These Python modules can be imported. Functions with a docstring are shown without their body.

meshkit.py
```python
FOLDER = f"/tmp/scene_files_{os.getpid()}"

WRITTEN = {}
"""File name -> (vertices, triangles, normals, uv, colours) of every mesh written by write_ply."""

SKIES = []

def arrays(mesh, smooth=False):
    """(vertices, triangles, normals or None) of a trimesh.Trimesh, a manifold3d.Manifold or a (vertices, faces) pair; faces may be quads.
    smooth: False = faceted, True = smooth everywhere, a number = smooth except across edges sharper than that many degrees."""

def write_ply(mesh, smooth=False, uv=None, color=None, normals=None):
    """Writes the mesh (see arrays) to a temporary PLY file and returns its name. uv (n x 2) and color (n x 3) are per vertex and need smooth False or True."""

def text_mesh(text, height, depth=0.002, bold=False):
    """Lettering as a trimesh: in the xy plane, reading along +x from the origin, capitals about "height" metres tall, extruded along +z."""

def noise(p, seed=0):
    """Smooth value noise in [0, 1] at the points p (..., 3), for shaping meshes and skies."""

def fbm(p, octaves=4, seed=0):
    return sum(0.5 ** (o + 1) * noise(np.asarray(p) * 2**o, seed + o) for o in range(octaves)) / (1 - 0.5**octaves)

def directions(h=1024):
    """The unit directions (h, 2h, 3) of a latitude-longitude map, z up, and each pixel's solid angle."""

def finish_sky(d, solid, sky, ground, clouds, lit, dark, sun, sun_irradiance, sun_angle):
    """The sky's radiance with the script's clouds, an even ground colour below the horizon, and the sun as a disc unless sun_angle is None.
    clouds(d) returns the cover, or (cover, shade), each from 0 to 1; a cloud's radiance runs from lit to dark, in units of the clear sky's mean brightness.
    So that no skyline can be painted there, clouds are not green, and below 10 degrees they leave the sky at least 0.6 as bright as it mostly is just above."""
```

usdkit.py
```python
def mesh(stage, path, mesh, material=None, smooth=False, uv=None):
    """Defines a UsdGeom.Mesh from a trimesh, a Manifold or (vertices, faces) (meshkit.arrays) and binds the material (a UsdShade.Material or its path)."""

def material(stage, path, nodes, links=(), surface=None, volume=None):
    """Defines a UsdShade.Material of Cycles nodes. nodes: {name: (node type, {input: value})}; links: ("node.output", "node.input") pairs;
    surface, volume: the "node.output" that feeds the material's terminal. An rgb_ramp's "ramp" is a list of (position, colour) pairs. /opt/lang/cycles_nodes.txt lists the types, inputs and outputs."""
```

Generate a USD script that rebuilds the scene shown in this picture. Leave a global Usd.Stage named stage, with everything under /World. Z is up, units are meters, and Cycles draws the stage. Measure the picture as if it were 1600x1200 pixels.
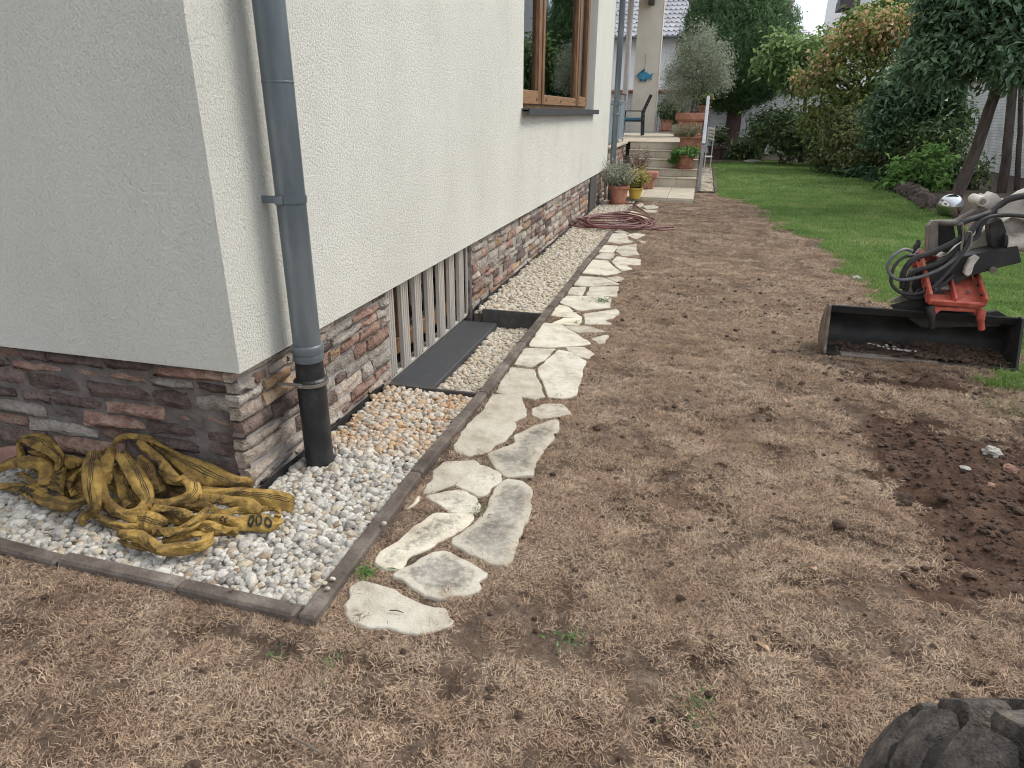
import math, numpy as np, trimesh, usdkit, meshkit
from pxr import Usd, UsdGeom, UsdLux, UsdShade, Gf, Sdf, Vt
from shapely.geometry import Polygon, Point, box as sbox
from shapely import contains_xy
from scipy.spatial import Delaunay, cKDTree

# ------------------------------------------------------------------ stage, camera, sky, sun
stage = Usd.Stage.CreateInMemory()
UsdGeom.SetStageUpAxis(stage, UsdGeom.Tokens.z); UsdGeom.SetStageMetersPerUnit(stage, 1.0)
UsdGeom.Xform.Define(stage, '/World'); UsdGeom.Scope.Define(stage, '/World/Looks')
FPX, YAW, PITCH, ROLL = 1056.0, 0.2576, 0.3837, 0.0083
CAM = np.array([1.7614, -2.2432, 1.6])
_f = np.array([-math.sin(YAW)*math.cos(PITCH), math.cos(YAW)*math.cos(PITCH), -math.sin(PITCH)])
_r = np.array([math.cos(YAW), math.sin(YAW), 0.0]); _u = np.cross(_r, _f)
CR = _r*math.cos(ROLL)+_u*math.sin(ROLL); CU = _u*math.cos(ROLL)-_r*math.sin(ROLL); CF = _f
cam = UsdGeom.Camera.Define(stage, '/World/camera')
cam.CreateHorizontalApertureAttr(36.0); cam.CreateVerticalApertureAttr(27.0)
cam.CreateFocalLengthAttr(FPX*36.0/1600); cam.CreateClippingRangeAttr(Gf.Vec2f(0.05, 500))
mtx = np.eye(4); mtx[0,:3], mtx[1,:3], mtx[2,:3], mtx[3,:3] = CR, CU, -CF, CAM
cam.AddTransformOp().Set(Gf.Matrix4d(mtx.tolist()))
cam.CreateExposureAttr(0.94)

SUN_AZ, SUN_EL = math.radians(58), math.radians(47)       # azimuth measured from +y towards +x
sd = np.array([math.sin(SUN_AZ)*math.cos(SUN_EL), math.cos(SUN_AZ)*math.cos(SUN_EL), math.sin(SUN_EL)])
sky_mat = usdkit.material(stage, '/World/Looks/sky', {
    'tc': ('texture_coordinate', {}),
    'sky': ('sky_texture', {'sky_type': 'single_scattering', 'sun_disc': False, 'sun_elevation': SUN_EL, 'sun_rotation': SUN_AZ}),
    'map': ('mapping', {'scale': (1.0, 1.0, 2.6)}),
    'n': ('noise_texture', {'scale': 2.2, 'detail': 6, 'roughness': 0.55}),
    'cl': ('rgb_ramp', {'ramp': [(0.30, (5.0, 5.3, 5.7)), (0.52, (6.8, 6.95, 7.1)), (0.72, (8.6, 8.6, 8.5))]}),
    'mx': ('mix', {'fac': 0.70}),
    'dot': ('vector_math', {'math_type': 'dot_product', 'vector2': tuple(sd)}), 'gl': ('map_range', {'range_type': 'smoothstep', 'from_min': -0.75, 'from_max': 1.0, 'to_min': 0.38, 'to_max': 1.85}), 'mg': ('mix', {'mix_type': 'multiply', 'fac': 1.0}),
    'bg': ('background_shader', {'strength': 0.075})},
    [('tc.generated', 'map.vector'), ('map.vector', 'n.vector'), ('n.fac', 'cl.fac'), ('sky.color', 'mx.color1'), ('cl.color', 'mx.color2'), ('mx.color', 'mg.color1'), ('tc.generated', 'dot.vector1'), ('dot.value', 'gl.value'), ('gl.result', 'mg.color2'), ('mg.color', 'bg.color')], surface='bg.background')
dome = UsdLux.DomeLight.Define(stage, '/World/sky')
UsdShade.MaterialBindingAPI.Apply(dome.GetPrim()).Bind(sky_mat)
dome.GetPrim().SetCustomDataByKey('kind', 'structure')
sun = UsdLux.DistantLight.Define(stage, '/World/sun')
sun.CreateIntensityAttr(0.40); sun.CreateAngleAttr(24.0); sun.CreateNormalizeAttr(True); sun.CreateColorAttr(Gf.Vec3f(1.0, 0.95, 0.87))
sx = np.cross([0, 0, 1.0], sd); sx /= np.linalg.norm(sx)
sm = np.eye(4); sm[0,:3], sm[1,:3], sm[2,:3] = sx, np.cross(sd, sx), sd
sun.AddTransformOp().Set(Gf.Matrix4d(sm.tolist()))

# ------------------------------------------------------------------ measuring: a pixel of the 1600x1200 photo onto a real plane
def ray(px, py): return CF + (px-800)/FPX*CR + (600-py)/FPX*CU
def onz(px, py, z=0.0): w = ray(px, py); return CAM + (z-CAM[2])/w[2]*w
def onx(px, py, x=0.0): w = ray(px, py); return CAM + (x-CAM[0])/w[0]*w
def ony(px, py, y=0.0): w = ray(px, py); return CAM + (y-CAM[1])/w[1]*w

# ------------------------------------------------------------------ prim helpers
ISL = set()
def islands(n, f, seed=0):
    k = 4 if len(f)*2 == n else 7
    return np.repeat(np.random.default_rng(seed+n).random(n//k+1), k)[:n]
used, origin = {}, {}
def free(parent, name):
    k = (parent, name); n = used.get(k, 0); used[k] = n+1
    return f'{parent}/{name}' if n == 0 else f'{parent}/{name}_{n:03d}'
def setd(prim, **kw):
    for k, v in kw.items():
        if v: prim.SetCustomDataByKey(k, v)
def thing(name, label, cat, loc=(0, 0, 0), group=None, kind=None):
    p = free('/World', name); x = UsdGeom.Xform.Define(stage, p); x.AddTranslateOp().Set(Gf.Vec3d(*map(float, loc)))
    setd(x.GetPrim(), label=label, category=cat, group=group, kind=kind); origin[p] = np.array(loc, float); return p
def org(p):
    while p and p not in origin: p = p.rpartition('/')[0]
    return origin.get(p, np.zeros(3))
def part(parent, name, mesh, material, smooth=False, label=None, kind=None, prim=None):
    v, f, n = meshkit.arrays(mesh, smooth)
    p = free(parent, name)
    m = usdkit.mesh(stage, p, (v-org(parent), f), None, False)
    if n is not None:
        m.CreateNormalsAttr(Vt.Vec3fArray.FromNumpy(n.astype(np.float32))); m.SetNormalsInterpolation('vertex')
    UsdShade.MaterialBindingAPI.Apply(m.GetPrim()).Bind(MATS[material])
    if material in ISL: prim = {**(prim or {}), 'rnd': islands(len(v), np.asarray(f))}
    if prim:
        for k, a in prim.items():
            UsdGeom.PrimvarsAPI(m).CreatePrimvar(k, Sdf.ValueTypeNames.FloatArray, 'vertex').Set(Vt.FloatArray.FromNumpy(np.asarray(a, np.float32)))
    setd(m.GetPrim(), label=label, kind=kind)
    return p
def solo(name, mesh, material, label=None, cat=None, kind=None, smooth=False, group=None, prim=None):
    p = part('/World', name, mesh, material, smooth, label, kind, prim)
    setd(stage.GetPrimAtPath(p), category=cat, group=group); return p

# ------------------------------------------------------------------ mesh helpers
def cat(*ms):
    ms = [m for m in (ms[0] if len(ms) == 1 and isinstance(ms[0], list) else ms)]
    V, F, o = [], [], 0
    for m in ms:
        v, f = (m.vertices, m.faces) if hasattr(m, 'vertices') else m
        V.append(np.asarray(v)); F.append(np.asarray(f)+o); o += len(v)
    return np.vstack(V), np.vstack(F)
def bx(x0, x1, y0, y1, z0, z1, b=0.0):
    lo, hi = np.array([x0, y0, z0], float), np.array([x1, y1, z1], float)
    lo, hi = np.minimum(lo, hi), np.maximum(lo, hi)
    if b <= 0:
        m = trimesh.creation.box(bounds=[lo, hi]); return m.vertices, m.faces
    b = min(b, 0.45*float((hi-lo).min())); P = []
    for i in (0, 1):
        for j in (0, 1):
            for k in (0, 1):
                c = np.where([i, j, k], hi, lo); s = np.where([i, j, k], -1, 1)*b
                for a in range(3):
                    q = c.copy()
                    for e in range(3):
                        if e != a: q[e] += s[e]
                    P.append(q)
    h = trimesh.convex.convex_hull(np.array(P)); return h.vertices, h.faces
def obox(c, ax, ay, az, dims, b=0.004):
    v, f = bx(-dims[0]/2, dims[0]/2, -dims[1]/2, dims[1]/2, -dims[2]/2, dims[2]/2, b)
    return np.asarray(c)+v[:, :1]*np.asarray(ax)+v[:, 1:2]*np.asarray(ay)+v[:, 2:]*np.asarray(az), f
def unit(v): v = np.asarray(v, float); return v/max(np.linalg.norm(v), 1e-9)
def bar(a, b, w, h, bev=0.003, up=(0, 0, 1)):
    a, b = np.asarray(a, float), np.asarray(b, float); d = unit(b-a)
    s = np.cross(d, up)
    if np.linalg.norm(s) < 1e-4: s = np.array([1.0, 0, 0])
    s = unit(s); t = np.cross(s, d)
    return obox((a+b)/2, d, s, t, (np.linalg.norm(b-a), w, h), bev)
def spline(P, n=8):
    P = np.asarray(P, float); Q = np.vstack([2*P[0]-P[1], P, 2*P[-1]-P[-2]]); out = []
    for i in range(1, len(Q)-2):
        p0, p1, p2, p3 = Q[i-1:i+3]
        for t in np.arange(n)/n:
            out.append(0.5*((2*p1)+(-p0+p2)*t+(2*p0-5*p1+4*p2-p3)*t*t+(-p0+3*p1-3*p2+p3)*t**3))
    out.append(P[-1]); return np.array(out)
def tube(P, r, n=8, cap=True):
    P = np.asarray(P, float); r = np.broadcast_to(np.asarray(r, float), (len(P),))
    T = np.gradient(P, axis=0); T /= np.maximum(np.linalg.norm(T, axis=1, keepdims=True), 1e-9)
    a = np.array([0, 0, 1.0]) if abs(T[0][2]) < 0.9 else np.array([1.0, 0, 0])
    N = unit(np.cross(T[0], a)); V = []
    an = np.arange(n)/n*2*math.pi
    for i in range(len(P)):
        N = unit(N-T[i]*(N@T[i])); B = np.cross(T[i], N)
        V.append(P[i]+r[i]*(np.cos(an)[:, None]*N+np.sin(an)[:, None]*B))
    V = np.vstack(V); F = []
    i = np.arange(len(P)-1)[:, None]*n; j = np.arange(n)[None]; k = (j+1) % n
    q = np.stack([i+j, i+k, i+n+k, i+n+j], -1).reshape(-1, 4)
    F = np.vstack([q[:, [0, 1, 2]], q[:, [0, 2, 3]]])
    if cap:
        c0, c1 = len(V), len(V)+1; V = np.vstack([V, P[:1], P[-1:]]); jj = np.arange(n); kk = (jj+1) % n; o = (len(P)-1)*n
        F = np.vstack([F, np.stack([kk, jj, np.full(n, c0)], 1), np.stack([o+jj, o+kk, np.full(n, c1)], 1)])
    return V, F
def cyl(a, b, r, n=20): return tube([a, b], r, n)
def lathe(profile, c, n=28):
    m = trimesh.creation.revolve(np.asarray(profile, float), sections=n); return m.vertices+np.asarray(c, float), m.faces
def extr(poly, u, v, w, o, t):
    """2-D polygon (u, v axes from o) given thickness t along w."""
    g = poly if isinstance(poly, Polygon) else Polygon(poly).buffer(0)
    m = trimesh.creation.extrude_polygon(g, t, engine='earcut'); p = m.vertices
    return np.asarray(o)+p[:, :1]*np.asarray(u)+p[:, 1:2]*np.asarray(v)+p[:, 2:]*np.asarray(w), m.faces
def blob(c, r, seed, rough=0.18, sub=2, sc=1.7):
    m = trimesh.creation.icosphere(subdivisions=sub); v = np.array(m.vertices)
    k = 1+rough*2*(meshkit.fbm(v*sc+seed*7.3, 3, seed)-0.5)
    return np.asarray(c)+v*k[:, None]*np.asarray(r), m.faces
def rotz(v, a): c, s = math.cos(a), math.sin(a); return np.stack([v[:, 0]*c-v[:, 1]*s, v[:, 0]*s+v[:, 1]*c, v[:, 2]], 1)

def leaves(C, out, rng, L, W, up=0.4, droop=0.15, fold=0.25, rnd=0.8, along=None):
    """Diamond leaves, two triangles each, at points C whose outward direction is OUT."""
    n = len(C); nr = out*(1-up)+np.array([0, 0, up])+rng.normal(0, rnd*0.6, (n, 3)); nr /= np.linalg.norm(nr, axis=1, keepdims=True)
    d = (out if along is None else along)+rng.normal(0, rnd, (n, 3)); d[:, 2] -= droop
    d -= nr*(d*nr).sum(1, keepdims=True); d /= np.maximum(np.linalg.norm(d, axis=1, keepdims=True), 1e-6)
    s = np.cross(nr, d); k = (0.65+0.7*rng.random((n, 1)))
    Lk, Wk = L*k, W*k
    b = C; t = C+d*Lk-nr*Lk*0.12; m = C+d*Lk*0.45
    V = np.stack([b, m+s*Wk*0.5+nr*Wk*fold, t, m-s*Wk*0.5+nr*Wk*fold], 1).reshape(-1, 3)
    i = np.arange(n)[:, None]*4
    F = np.stack([i+[0, 2, 1], i+[0, 3, 2]], 1).reshape(-1, 3)
    return V, F
def crown_points(blobs, rng, twigs, per, spread, shell=0.75):
    """Points and outward directions: clusters (twigs) through the outer part of a few ellipsoids."""
    vol = np.array([np.prod(b[1])**0.67 for b in blobs]); C, O = [], []
    for (c, r), nb in zip(blobs, np.maximum(1, (twigs*vol/vol.sum()).astype(int))):
        d = rng.normal(size=(nb, 3)); d /= np.linalg.norm(d, axis=1, keepdims=True)
        rad = (shell+(1-shell)*rng.random((nb, 1))) * (0.82+0.36*meshkit.fbm(d*2.1+np.asarray(c)*0.37, 3, 5)[:, None])
        c0 = np.asarray(c)+d*rad*np.asarray(r)
        cc = np.repeat(c0, per, 0)+rng.normal(0, spread, (nb*per, 3))
        C.append(cc); O.append(np.repeat(d, per, 0))
    C, O = np.vstack(C), np.vstack(O); k = C[:, 2] > 0.02; return C[k], O[k]

# ------------------------------------------------------------------ materials
MATS = {}
def M(name, ramp, scale=6, detail=4, rough=0.8, bump=(), rnd=None, island=None, spec=0.3, metallic=0.0, stretch=(1, 1, 1), trans=0.0, noise_rough=0.6, mask=None, coat=0.0):
    """Procedural look. ramp over a noise in world space; bump = (scale, distance) pairs; rnd / island = a ramp of factors by object or by leaf; mask = (primvar, ramp2, noise)."""
    N = {'geo': ('geometry', {}), 'map': ('mapping', {'scale': stretch}), 'n': ('noise_texture', {'scale': scale, 'detail': detail, 'roughness': noise_rough}),
         'r': ('rgb_ramp', {'ramp': ramp}), 'p': ('principled_bsdf', {'roughness': rough, 'specular_ior_level': spec, 'metallic': metallic, 'coat_weight': coat})}
    L = [('geo.position', 'map.vector'), ('map.vector', 'n.vector'), ('n.fac', 'r.fac')]; c = 'r.color'
    if rnd is not None:
        N['oi'] = ('object_info', {}); N['rr'] = ('rgb_ramp', {'ramp': rnd}); N['mr'] = ('mix', {'mix_type': 'multiply', 'fac': 1.0})
        L += [('oi.random', 'rr.fac'), (c, 'mr.color1'), ('rr.color', 'mr.color2')]; c = 'mr.color'
    if island is not None:
        ISL.add(name); N['la'] = ('attribute', {'attribute': 'rnd'}); N['ri'] = ('rgb_ramp', {'ramp': island}); N['mi'] = ('mix', {'mix_type': 'multiply', 'fac': 1.0})
        L += [('la.fac', 'ri.fac'), (c, 'mi.color1'), ('ri.color', 'mi.color2')]; c = 'mi.color'
    for k, (pv, ramp2, sc2, amt, *rng_) in enumerate(mask or []):
        lo_, hi_ = rng_ or (0.42, 0.62)
        N[f'at{k}'] = ('attribute', {'attribute': pv}); N[f'mn{k}'] = ('noise_texture', {'scale': sc2, 'detail': 6, 'roughness': 0.7})
        N[f'rm{k}'] = ('rgb_ramp', {'ramp': ramp2}); N[f'ad{k}'] = ('math', {'math_type': 'multiply_add', 'value2': amt, 'use_clamp': False})
        N[f'mr2{k}'] = ('map_range', {'from_min': lo_, 'from_max': hi_, 'clamp': True}); N[f'mm{k}'] = ('mix', {'mix_type': 'mix'})
        N[f'sub{k}'] = ('math', {'math_type': 'subtract', 'value2': amt*0.5})
        L += [('map.vector', f'mn{k}.vector'), (f'mn{k}.fac', f'ad{k}.value1'), (f'at{k}.fac', f'ad{k}.value3'), (f'ad{k}.value', f'sub{k}.value1'), (f'sub{k}.value', f'mr2{k}.value'),
              (f'mr2{k}.result', f'mm{k}.fac'), (c, f'mm{k}.color1'), ('n.fac', f'rm{k}.fac'), (f'rm{k}.color', f'mm{k}.color2')]; c = f'mm{k}.color'
    L.append((c, 'p.base_color')); prev = None
    for k, (bs, bd) in enumerate(bump):
        N[f'bn{k}'] = ('noise_texture', {'scale': bs, 'detail': 3, 'roughness': 0.6}); N[f'b{k}'] = ('bump', {'distance': bd, 'strength': 1.0})
        L += [('map.vector', f'bn{k}.vector'), (f'bn{k}.fac', f'b{k}.height')]
        if prev: L.append((prev, f'b{k}.normal'))
        prev = f'b{k}.normal'
    if prev: L.append((prev, 'p.normal'))
    out = 'p.BSDF'
    if trans > 0:
        N['tl'] = ('translucent_bsdf', {}); N['mc'] = ('mix_closure', {'fac': trans}); L += [(c, 'tl.color'), ('p.BSDF', 'mc.closure1'), ('tl.BSDF', 'mc.closure2')]; out = 'mc.closure'
    MATS[name] = usdkit.material(stage, '/World/Looks/'+name, N, L, surface=out)
def g3(a, b=None, c=None): return (a, a if b is None else b, a if c is None else c)

M('stucco', [(0.28, (0.66, 0.65, 0.58)), (0.45, (0.72, 0.71, 0.637)), (0.7, (0.765, 0.755, 0.68))], 1.6, 8, 0.92, [(115, 0.018), (260, 0.008)], spec=0.15, stretch=(1, 1, 0.55))
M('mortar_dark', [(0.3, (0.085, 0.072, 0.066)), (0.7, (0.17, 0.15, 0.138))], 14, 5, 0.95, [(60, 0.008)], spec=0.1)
M('mortar', [(0.3, (0.22, 0.20, 0.185)), (0.7, (0.33, 0.31, 0.29))], 14, 5, 0.95, [(60, 0.006)], spec=0.1)
tint = [(0, g3(0.75)), (0.5, g3(1.0)), (1, g3(1.3))]
SB = [(12, 0.03), (45, 0.02), (140, 0.006)]
M('stone_red', [(0.25, (0.10, 0.058, 0.047)), (0.42, (0.20, 0.118, 0.092)), (0.55, (0.29, 0.19, 0.148)), (0.68, (0.34, 0.265, 0.21)), (0.8, (0.16, 0.092, 0.072))], 16, 8, 0.85, SB, rnd=tint, spec=0.2, noise_rough=0.72)
M('stone_tan', [(0.25, (0.19, 0.13, 0.095)), (0.42, (0.31, 0.25, 0.20)), (0.58, (0.40, 0.345, 0.29)), (0.72, (0.30, 0.225, 0.18)), (0.8, (0.46, 0.42, 0.37))], 16, 8, 0.85, SB, rnd=tint, spec=0.2, noise_rough=0.72)
M('stone_grey', [(0.25, (0.13, 0.108, 0.094)), (0.42, (0.24, 0.207, 0.178)), (0.58, (0.35, 0.317, 0.277)), (0.72, (0.24, 0.18, 0.145)), (0.8, (0.43, 0.41, 0.37))], 16, 8, 0.85, SB, rnd=tint, spec=0.2, noise_rough=0.72)
M('stone_plum', [(0.25, (0.045, 0.031, 0.028)), (0.42, (0.095, 0.066, 0.058)), (0.58, (0.165, 0.12, 0.104)), (0.72, (0.10, 0.08, 0.074)), (0.8, (0.24, 0.20, 0.175))], 16, 8, 0.8, SB, rnd=tint, spec=0.25, noise_rough=0.72)
M('stone_rust', [(0.25, (0.17, 0.09, 0.05)), (0.45, (0.31, 0.19, 0.11)), (0.6, (0.36, 0.28, 0.20)), (0.75, (0.22, 0.13, 0.09))], 16, 8, 0.85, SB, rnd=tint, spec=0.2, noise_rough=0.72)
M('kerb', [(0.3, (0.06, 0.048, 0.04)), (0.5, (0.115, 0.094, 0.08)), (0.66, (0.18, 0.155, 0.135)), (0.8, (0.27, 0.245, 0.21))], 6, 8, 0.92, [(35, 0.010), (150, 0.004)], rnd=[(0, g3(0.85)), (1, g3(1.15))], spec=0.15)
M('flagstone', [(0.28, (0.33, 0.29, 0.225)), (0.42, (0.46, 0.42, 0.345)), (0.56, (0.55, 0.515, 0.435)), (0.75, (0.61, 0.58, 0.51))], 6, 8, 0.85, [(16, 0.010), (120, 0.003)], rnd=[(0, (0.72, 0.70, 0.68)), (0.5, (0.92, 0.92, 0.92)), (1, (1.05, 1.03, 0.98))], spec=0.2,
  mask=[('stain', [(0.3, (0.10, 0.09, 0.08)), (0.5, (0.22, 0.205, 0.175)), (0.7, (0.34, 0.32, 0.28))], 38, 3.2, 0.30, 1.15)])
M('ground', [(0.3, (0.05, 0.035, 0.026)), (0.5, (0.125, 0.09, 0.067)), (0.7, (0.26, 0.20, 0.152))], 12, 8, 0.95, [(9, 0.03), (45, 0.02), (160, 0.008)], spec=0.1, noise_rough=0.75,
  mask=[('soil', [(0.3, (0.035, 0.022, 0.016)), (0.5, (0.09, 0.055, 0.039)), (0.7, (0.165, 0.105, 0.073))], 7, 0.9), ('green', [(0.3, (0.05, 0.075, 0.022)), (0.7, (0.10, 0.15, 0.045))], 5, 0.6)])
straw = [(0, (0.16, 0.12, 0.10)), (0.30, (0.55, 0.48, 0.43)), (0.58, (1.1, 1.06, 1.0)), (0.85, (1.35, 1.3, 1.2)), (1, (1.75, 1.7, 1.5))]
M('straw', [(0.30, (0.25, 0.17, 0.122)), (0.48, (0.40, 0.305, 0.232)), (0.70, (0.52, 0.435, 0.345))], 2.6, 7, 0.75, island=straw, spec=0.25, trans=0.2, noise_rough=0.7)
M('lawn_blade', [(0.3, (0.11, 0.205, 0.048)), (0.5, (0.165, 0.28, 0.072)), (0.7, (0.27, 0.34, 0.12))], 1.6, 5, 0.6, island=[(0, g3(0.6)), (0.8, g3(1.15)), (1, (1.7, 1.4, 1.0))], spec=0.3, trans=0.35)
M('weed', [(0.3, (0.10, 0.16, 0.06)), (0.7, (0.17, 0.25, 0.10))], 8, 3, 0.6, island=[(0, g3(0.7)), (1, g3(1.3))], trans=0.3)
peb = lambda n, stops: M(n, [(0.32, g3(0.42)), (0.45, g3(0.85)), (0.6, g3(1.0)), (0.75, (1.08, 1.06, 1.02))], 60, 5, 0.75, [(160, 0.003)], rnd=stops, spec=0.3, noise_rough=0.65)
peb('pebble_white', [(0, (0.20, 0.185, 0.165)), (0.15, (0.36, 0.34, 0.305)), (0.45, (0.46, 0.435, 0.385)), (0.75, (0.55, 0.525, 0.47)), (0.84, (0.38, 0.32, 0.24)), (0.92, (0.48, 0.42, 0.32)), (1, (0.26, 0.18, 0.12))])
peb('pebble_peach', [(0, (0.30, 0.25, 0.20)), (0.25, (0.45, 0.41, 0.345)), (0.5, (0.52, 0.475, 0.40)), (0.65, (0.46, 0.34, 0.23)), (0.8, (0.44, 0.30, 0.175)), (0.9, (0.36, 0.20, 0.105)), (1, (0.50, 0.43, 0.34))])
peb('pebble_cream', [(0, (0.33, 0.28, 0.215)), (0.3, (0.48, 0.435, 0.355)), (0.6, (0.55, 0.505, 0.425)), (0.8, (0.50, 0.41, 0.29)), (1, (0.42, 0.345, 0.265))])
M('bed_soil', [(0.3, (0.07, 0.06, 0.05)), (0.7, (0.14, 0.12, 0.10))], 40, 5, 0.95, [(60, 0.01)])
M('zinc', [(0.3, (0.055, 0.068, 0.076)), (0.5, (0.085, 0.102, 0.112)), (0.7, (0.15, 0.165, 0.172))], 5, 7, 0.38, [(3, 0.002)], spec=0.5, metallic=0.25, stretch=(1, 1, 0.22))
M('iron_black', [(0.3, (0.006, 0.006, 0.007)), (0.55, (0.014, 0.015, 0.016)), (0.78, (0.05, 0.05, 0.05))], 9, 7, 0.42, [(70, 0.002)], spec=0.4)
M('alu', [(0.3, (0.44, 0.405, 0.355)), (0.7, (0.57, 0.53, 0.475))], 12, 5, 0.45, spec=0.5, metallic=0.35, stretch=(1, 1, 0.15))
M('black_slate', [(0.3, (0.022, 0.024, 0.027)), (0.7, (0.05, 0.053, 0.058))], 60, 5, 0.5, [(220, 0.001)], spec=0.5)
M('dark_board', [(0.3, (0.045, 0.041, 0.039)), (0.7, (0.085, 0.078, 0.073))], 12, 6, 0.8, [(80, 0.002)])
M('wood_frame', [(0.3, (0.085, 0.038, 0.017)), (0.5, (0.155, 0.075, 0.033)), (0.72, (0.25, 0.135, 0.06))], 8, 6, 0.5, [(60, 0.001)], stretch=(6, 6, 0.5), spec=0.4)
M('wood_frame_h', [(0.3, (0.15, 0.075, 0.034)), (0.7, (0.30, 0.175, 0.082))], 8, 6, 0.5, stretch=(6, 0.5, 6), spec=0.4)
M('dark_wood', [(0.3, (0.05, 0.028, 0.018)), (0.7, (0.11, 0.065, 0.04))], 8, 5, 0.6, stretch=(6, 6, 0.5))
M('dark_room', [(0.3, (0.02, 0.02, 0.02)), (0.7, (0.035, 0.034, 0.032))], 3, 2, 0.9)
M('tile_beige', [(0.3, (0.37, 0.32, 0.24)), (0.7, (0.49, 0.435, 0.345))], 4, 5, 0.65, [(90, 0.001)], rnd=[(0, g3(0.9)), (1, g3(1.08))], spec=0.3)
M('grout', [(0.3, (0.20, 0.175, 0.14)), (0.7, (0.30, 0.27, 0.22))], 20, 4, 0.9)
M('plaster', [(0.3, (0.52, 0.475, 0.40)), (0.7, (0.60, 0.555, 0.475))], 2, 5, 0.9, [(120, 0.002)])
M('plaster_white', [(0.3, (0.66, 0.67, 0.68)), (0.7, (0.74, 0.745, 0.75))], 2, 4, 0.9)
M('roof_slate', [(0.3, (0.40, 0.40, 0.43)), (0.7, (0.52, 0.52, 0.54))], 1.5, 6, 0.6, island=[(0, g3(0.85)), (1, g3(1.15))])
M('dark_eave', [(0.3, (0.05, 0.042, 0.05)), (0.7, (0.085, 0.07, 0.08))], 3, 4, 0.7)
M('coping_red', [(0.3, (0.36, 0.13, 0.085)), (0.7, (0.48, 0.22, 0.15))], 3, 4, 0.75, rnd=tint)
M('terracotta', [(0.3, (0.27, 0.115, 0.075)), (0.55, (0.36, 0.17, 0.115)), (0.75, (0.45, 0.27, 0.20))], 9, 6, 0.85, [(120, 0.001)], rnd=[(0, g3(0.9)), (1, g3(1.12))])
M('yellow_pot', [(0.3, (0.50, 0.33, 0.05)), (0.7, (0.62, 0.44, 0.09))], 9, 4, 0.6)
M('pot_soil', [(0.3, (0.03, 0.022, 0.016)), (0.7, (0.07, 0.05, 0.035))], 30, 4, 0.95)
M('hose_red', [(0.3, (0.10, 0.035, 0.035)), (0.7, (0.20, 0.085, 0.08))], 6, 4, 0.5, spec=0.4)
M('strap', [(0.32, (0.05, 0.034, 0.018)), (0.44, (0.17, 0.108, 0.038)), (0.56, (0.32, 0.205, 0.058)), (0.68, (0.41, 0.275, 0.085)), (0.8, (0.28, 0.20, 0.10))], 9, 8, 0.85, [(22, 0.012), (110, 0.004), (500, 0.0015)], spec=0.2, noise_rough=0.7)
M('print_black', [(0.3, (0.015, 0.014, 0.012)), (0.7, (0.05, 0.043, 0.03))], 60, 4, 0.9)
M('steel_black', [(0.3, (0.010, 0.010, 0.010)), (0.55, (0.022, 0.021, 0.02)), (0.75, (0.06, 0.055, 0.05))], 7, 6, 0.5, [(50, 0.002)], spec=0.4)
M('steel_worn', [(0.3, (0.10, 0.085, 0.075)), (0.6, (0.22, 0.195, 0.17)), (0.8, (0.33, 0.30, 0.27))], 9, 6, 0.5, [(50, 0.002)], metallic=0.3)
M('steel_rust', [(0.3, (0.07, 0.05, 0.038)), (0.55, (0.15, 0.115, 0.09)), (0.75, (0.27, 0.23, 0.19))], 12, 7, 0.7, [(50, 0.002)])
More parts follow.
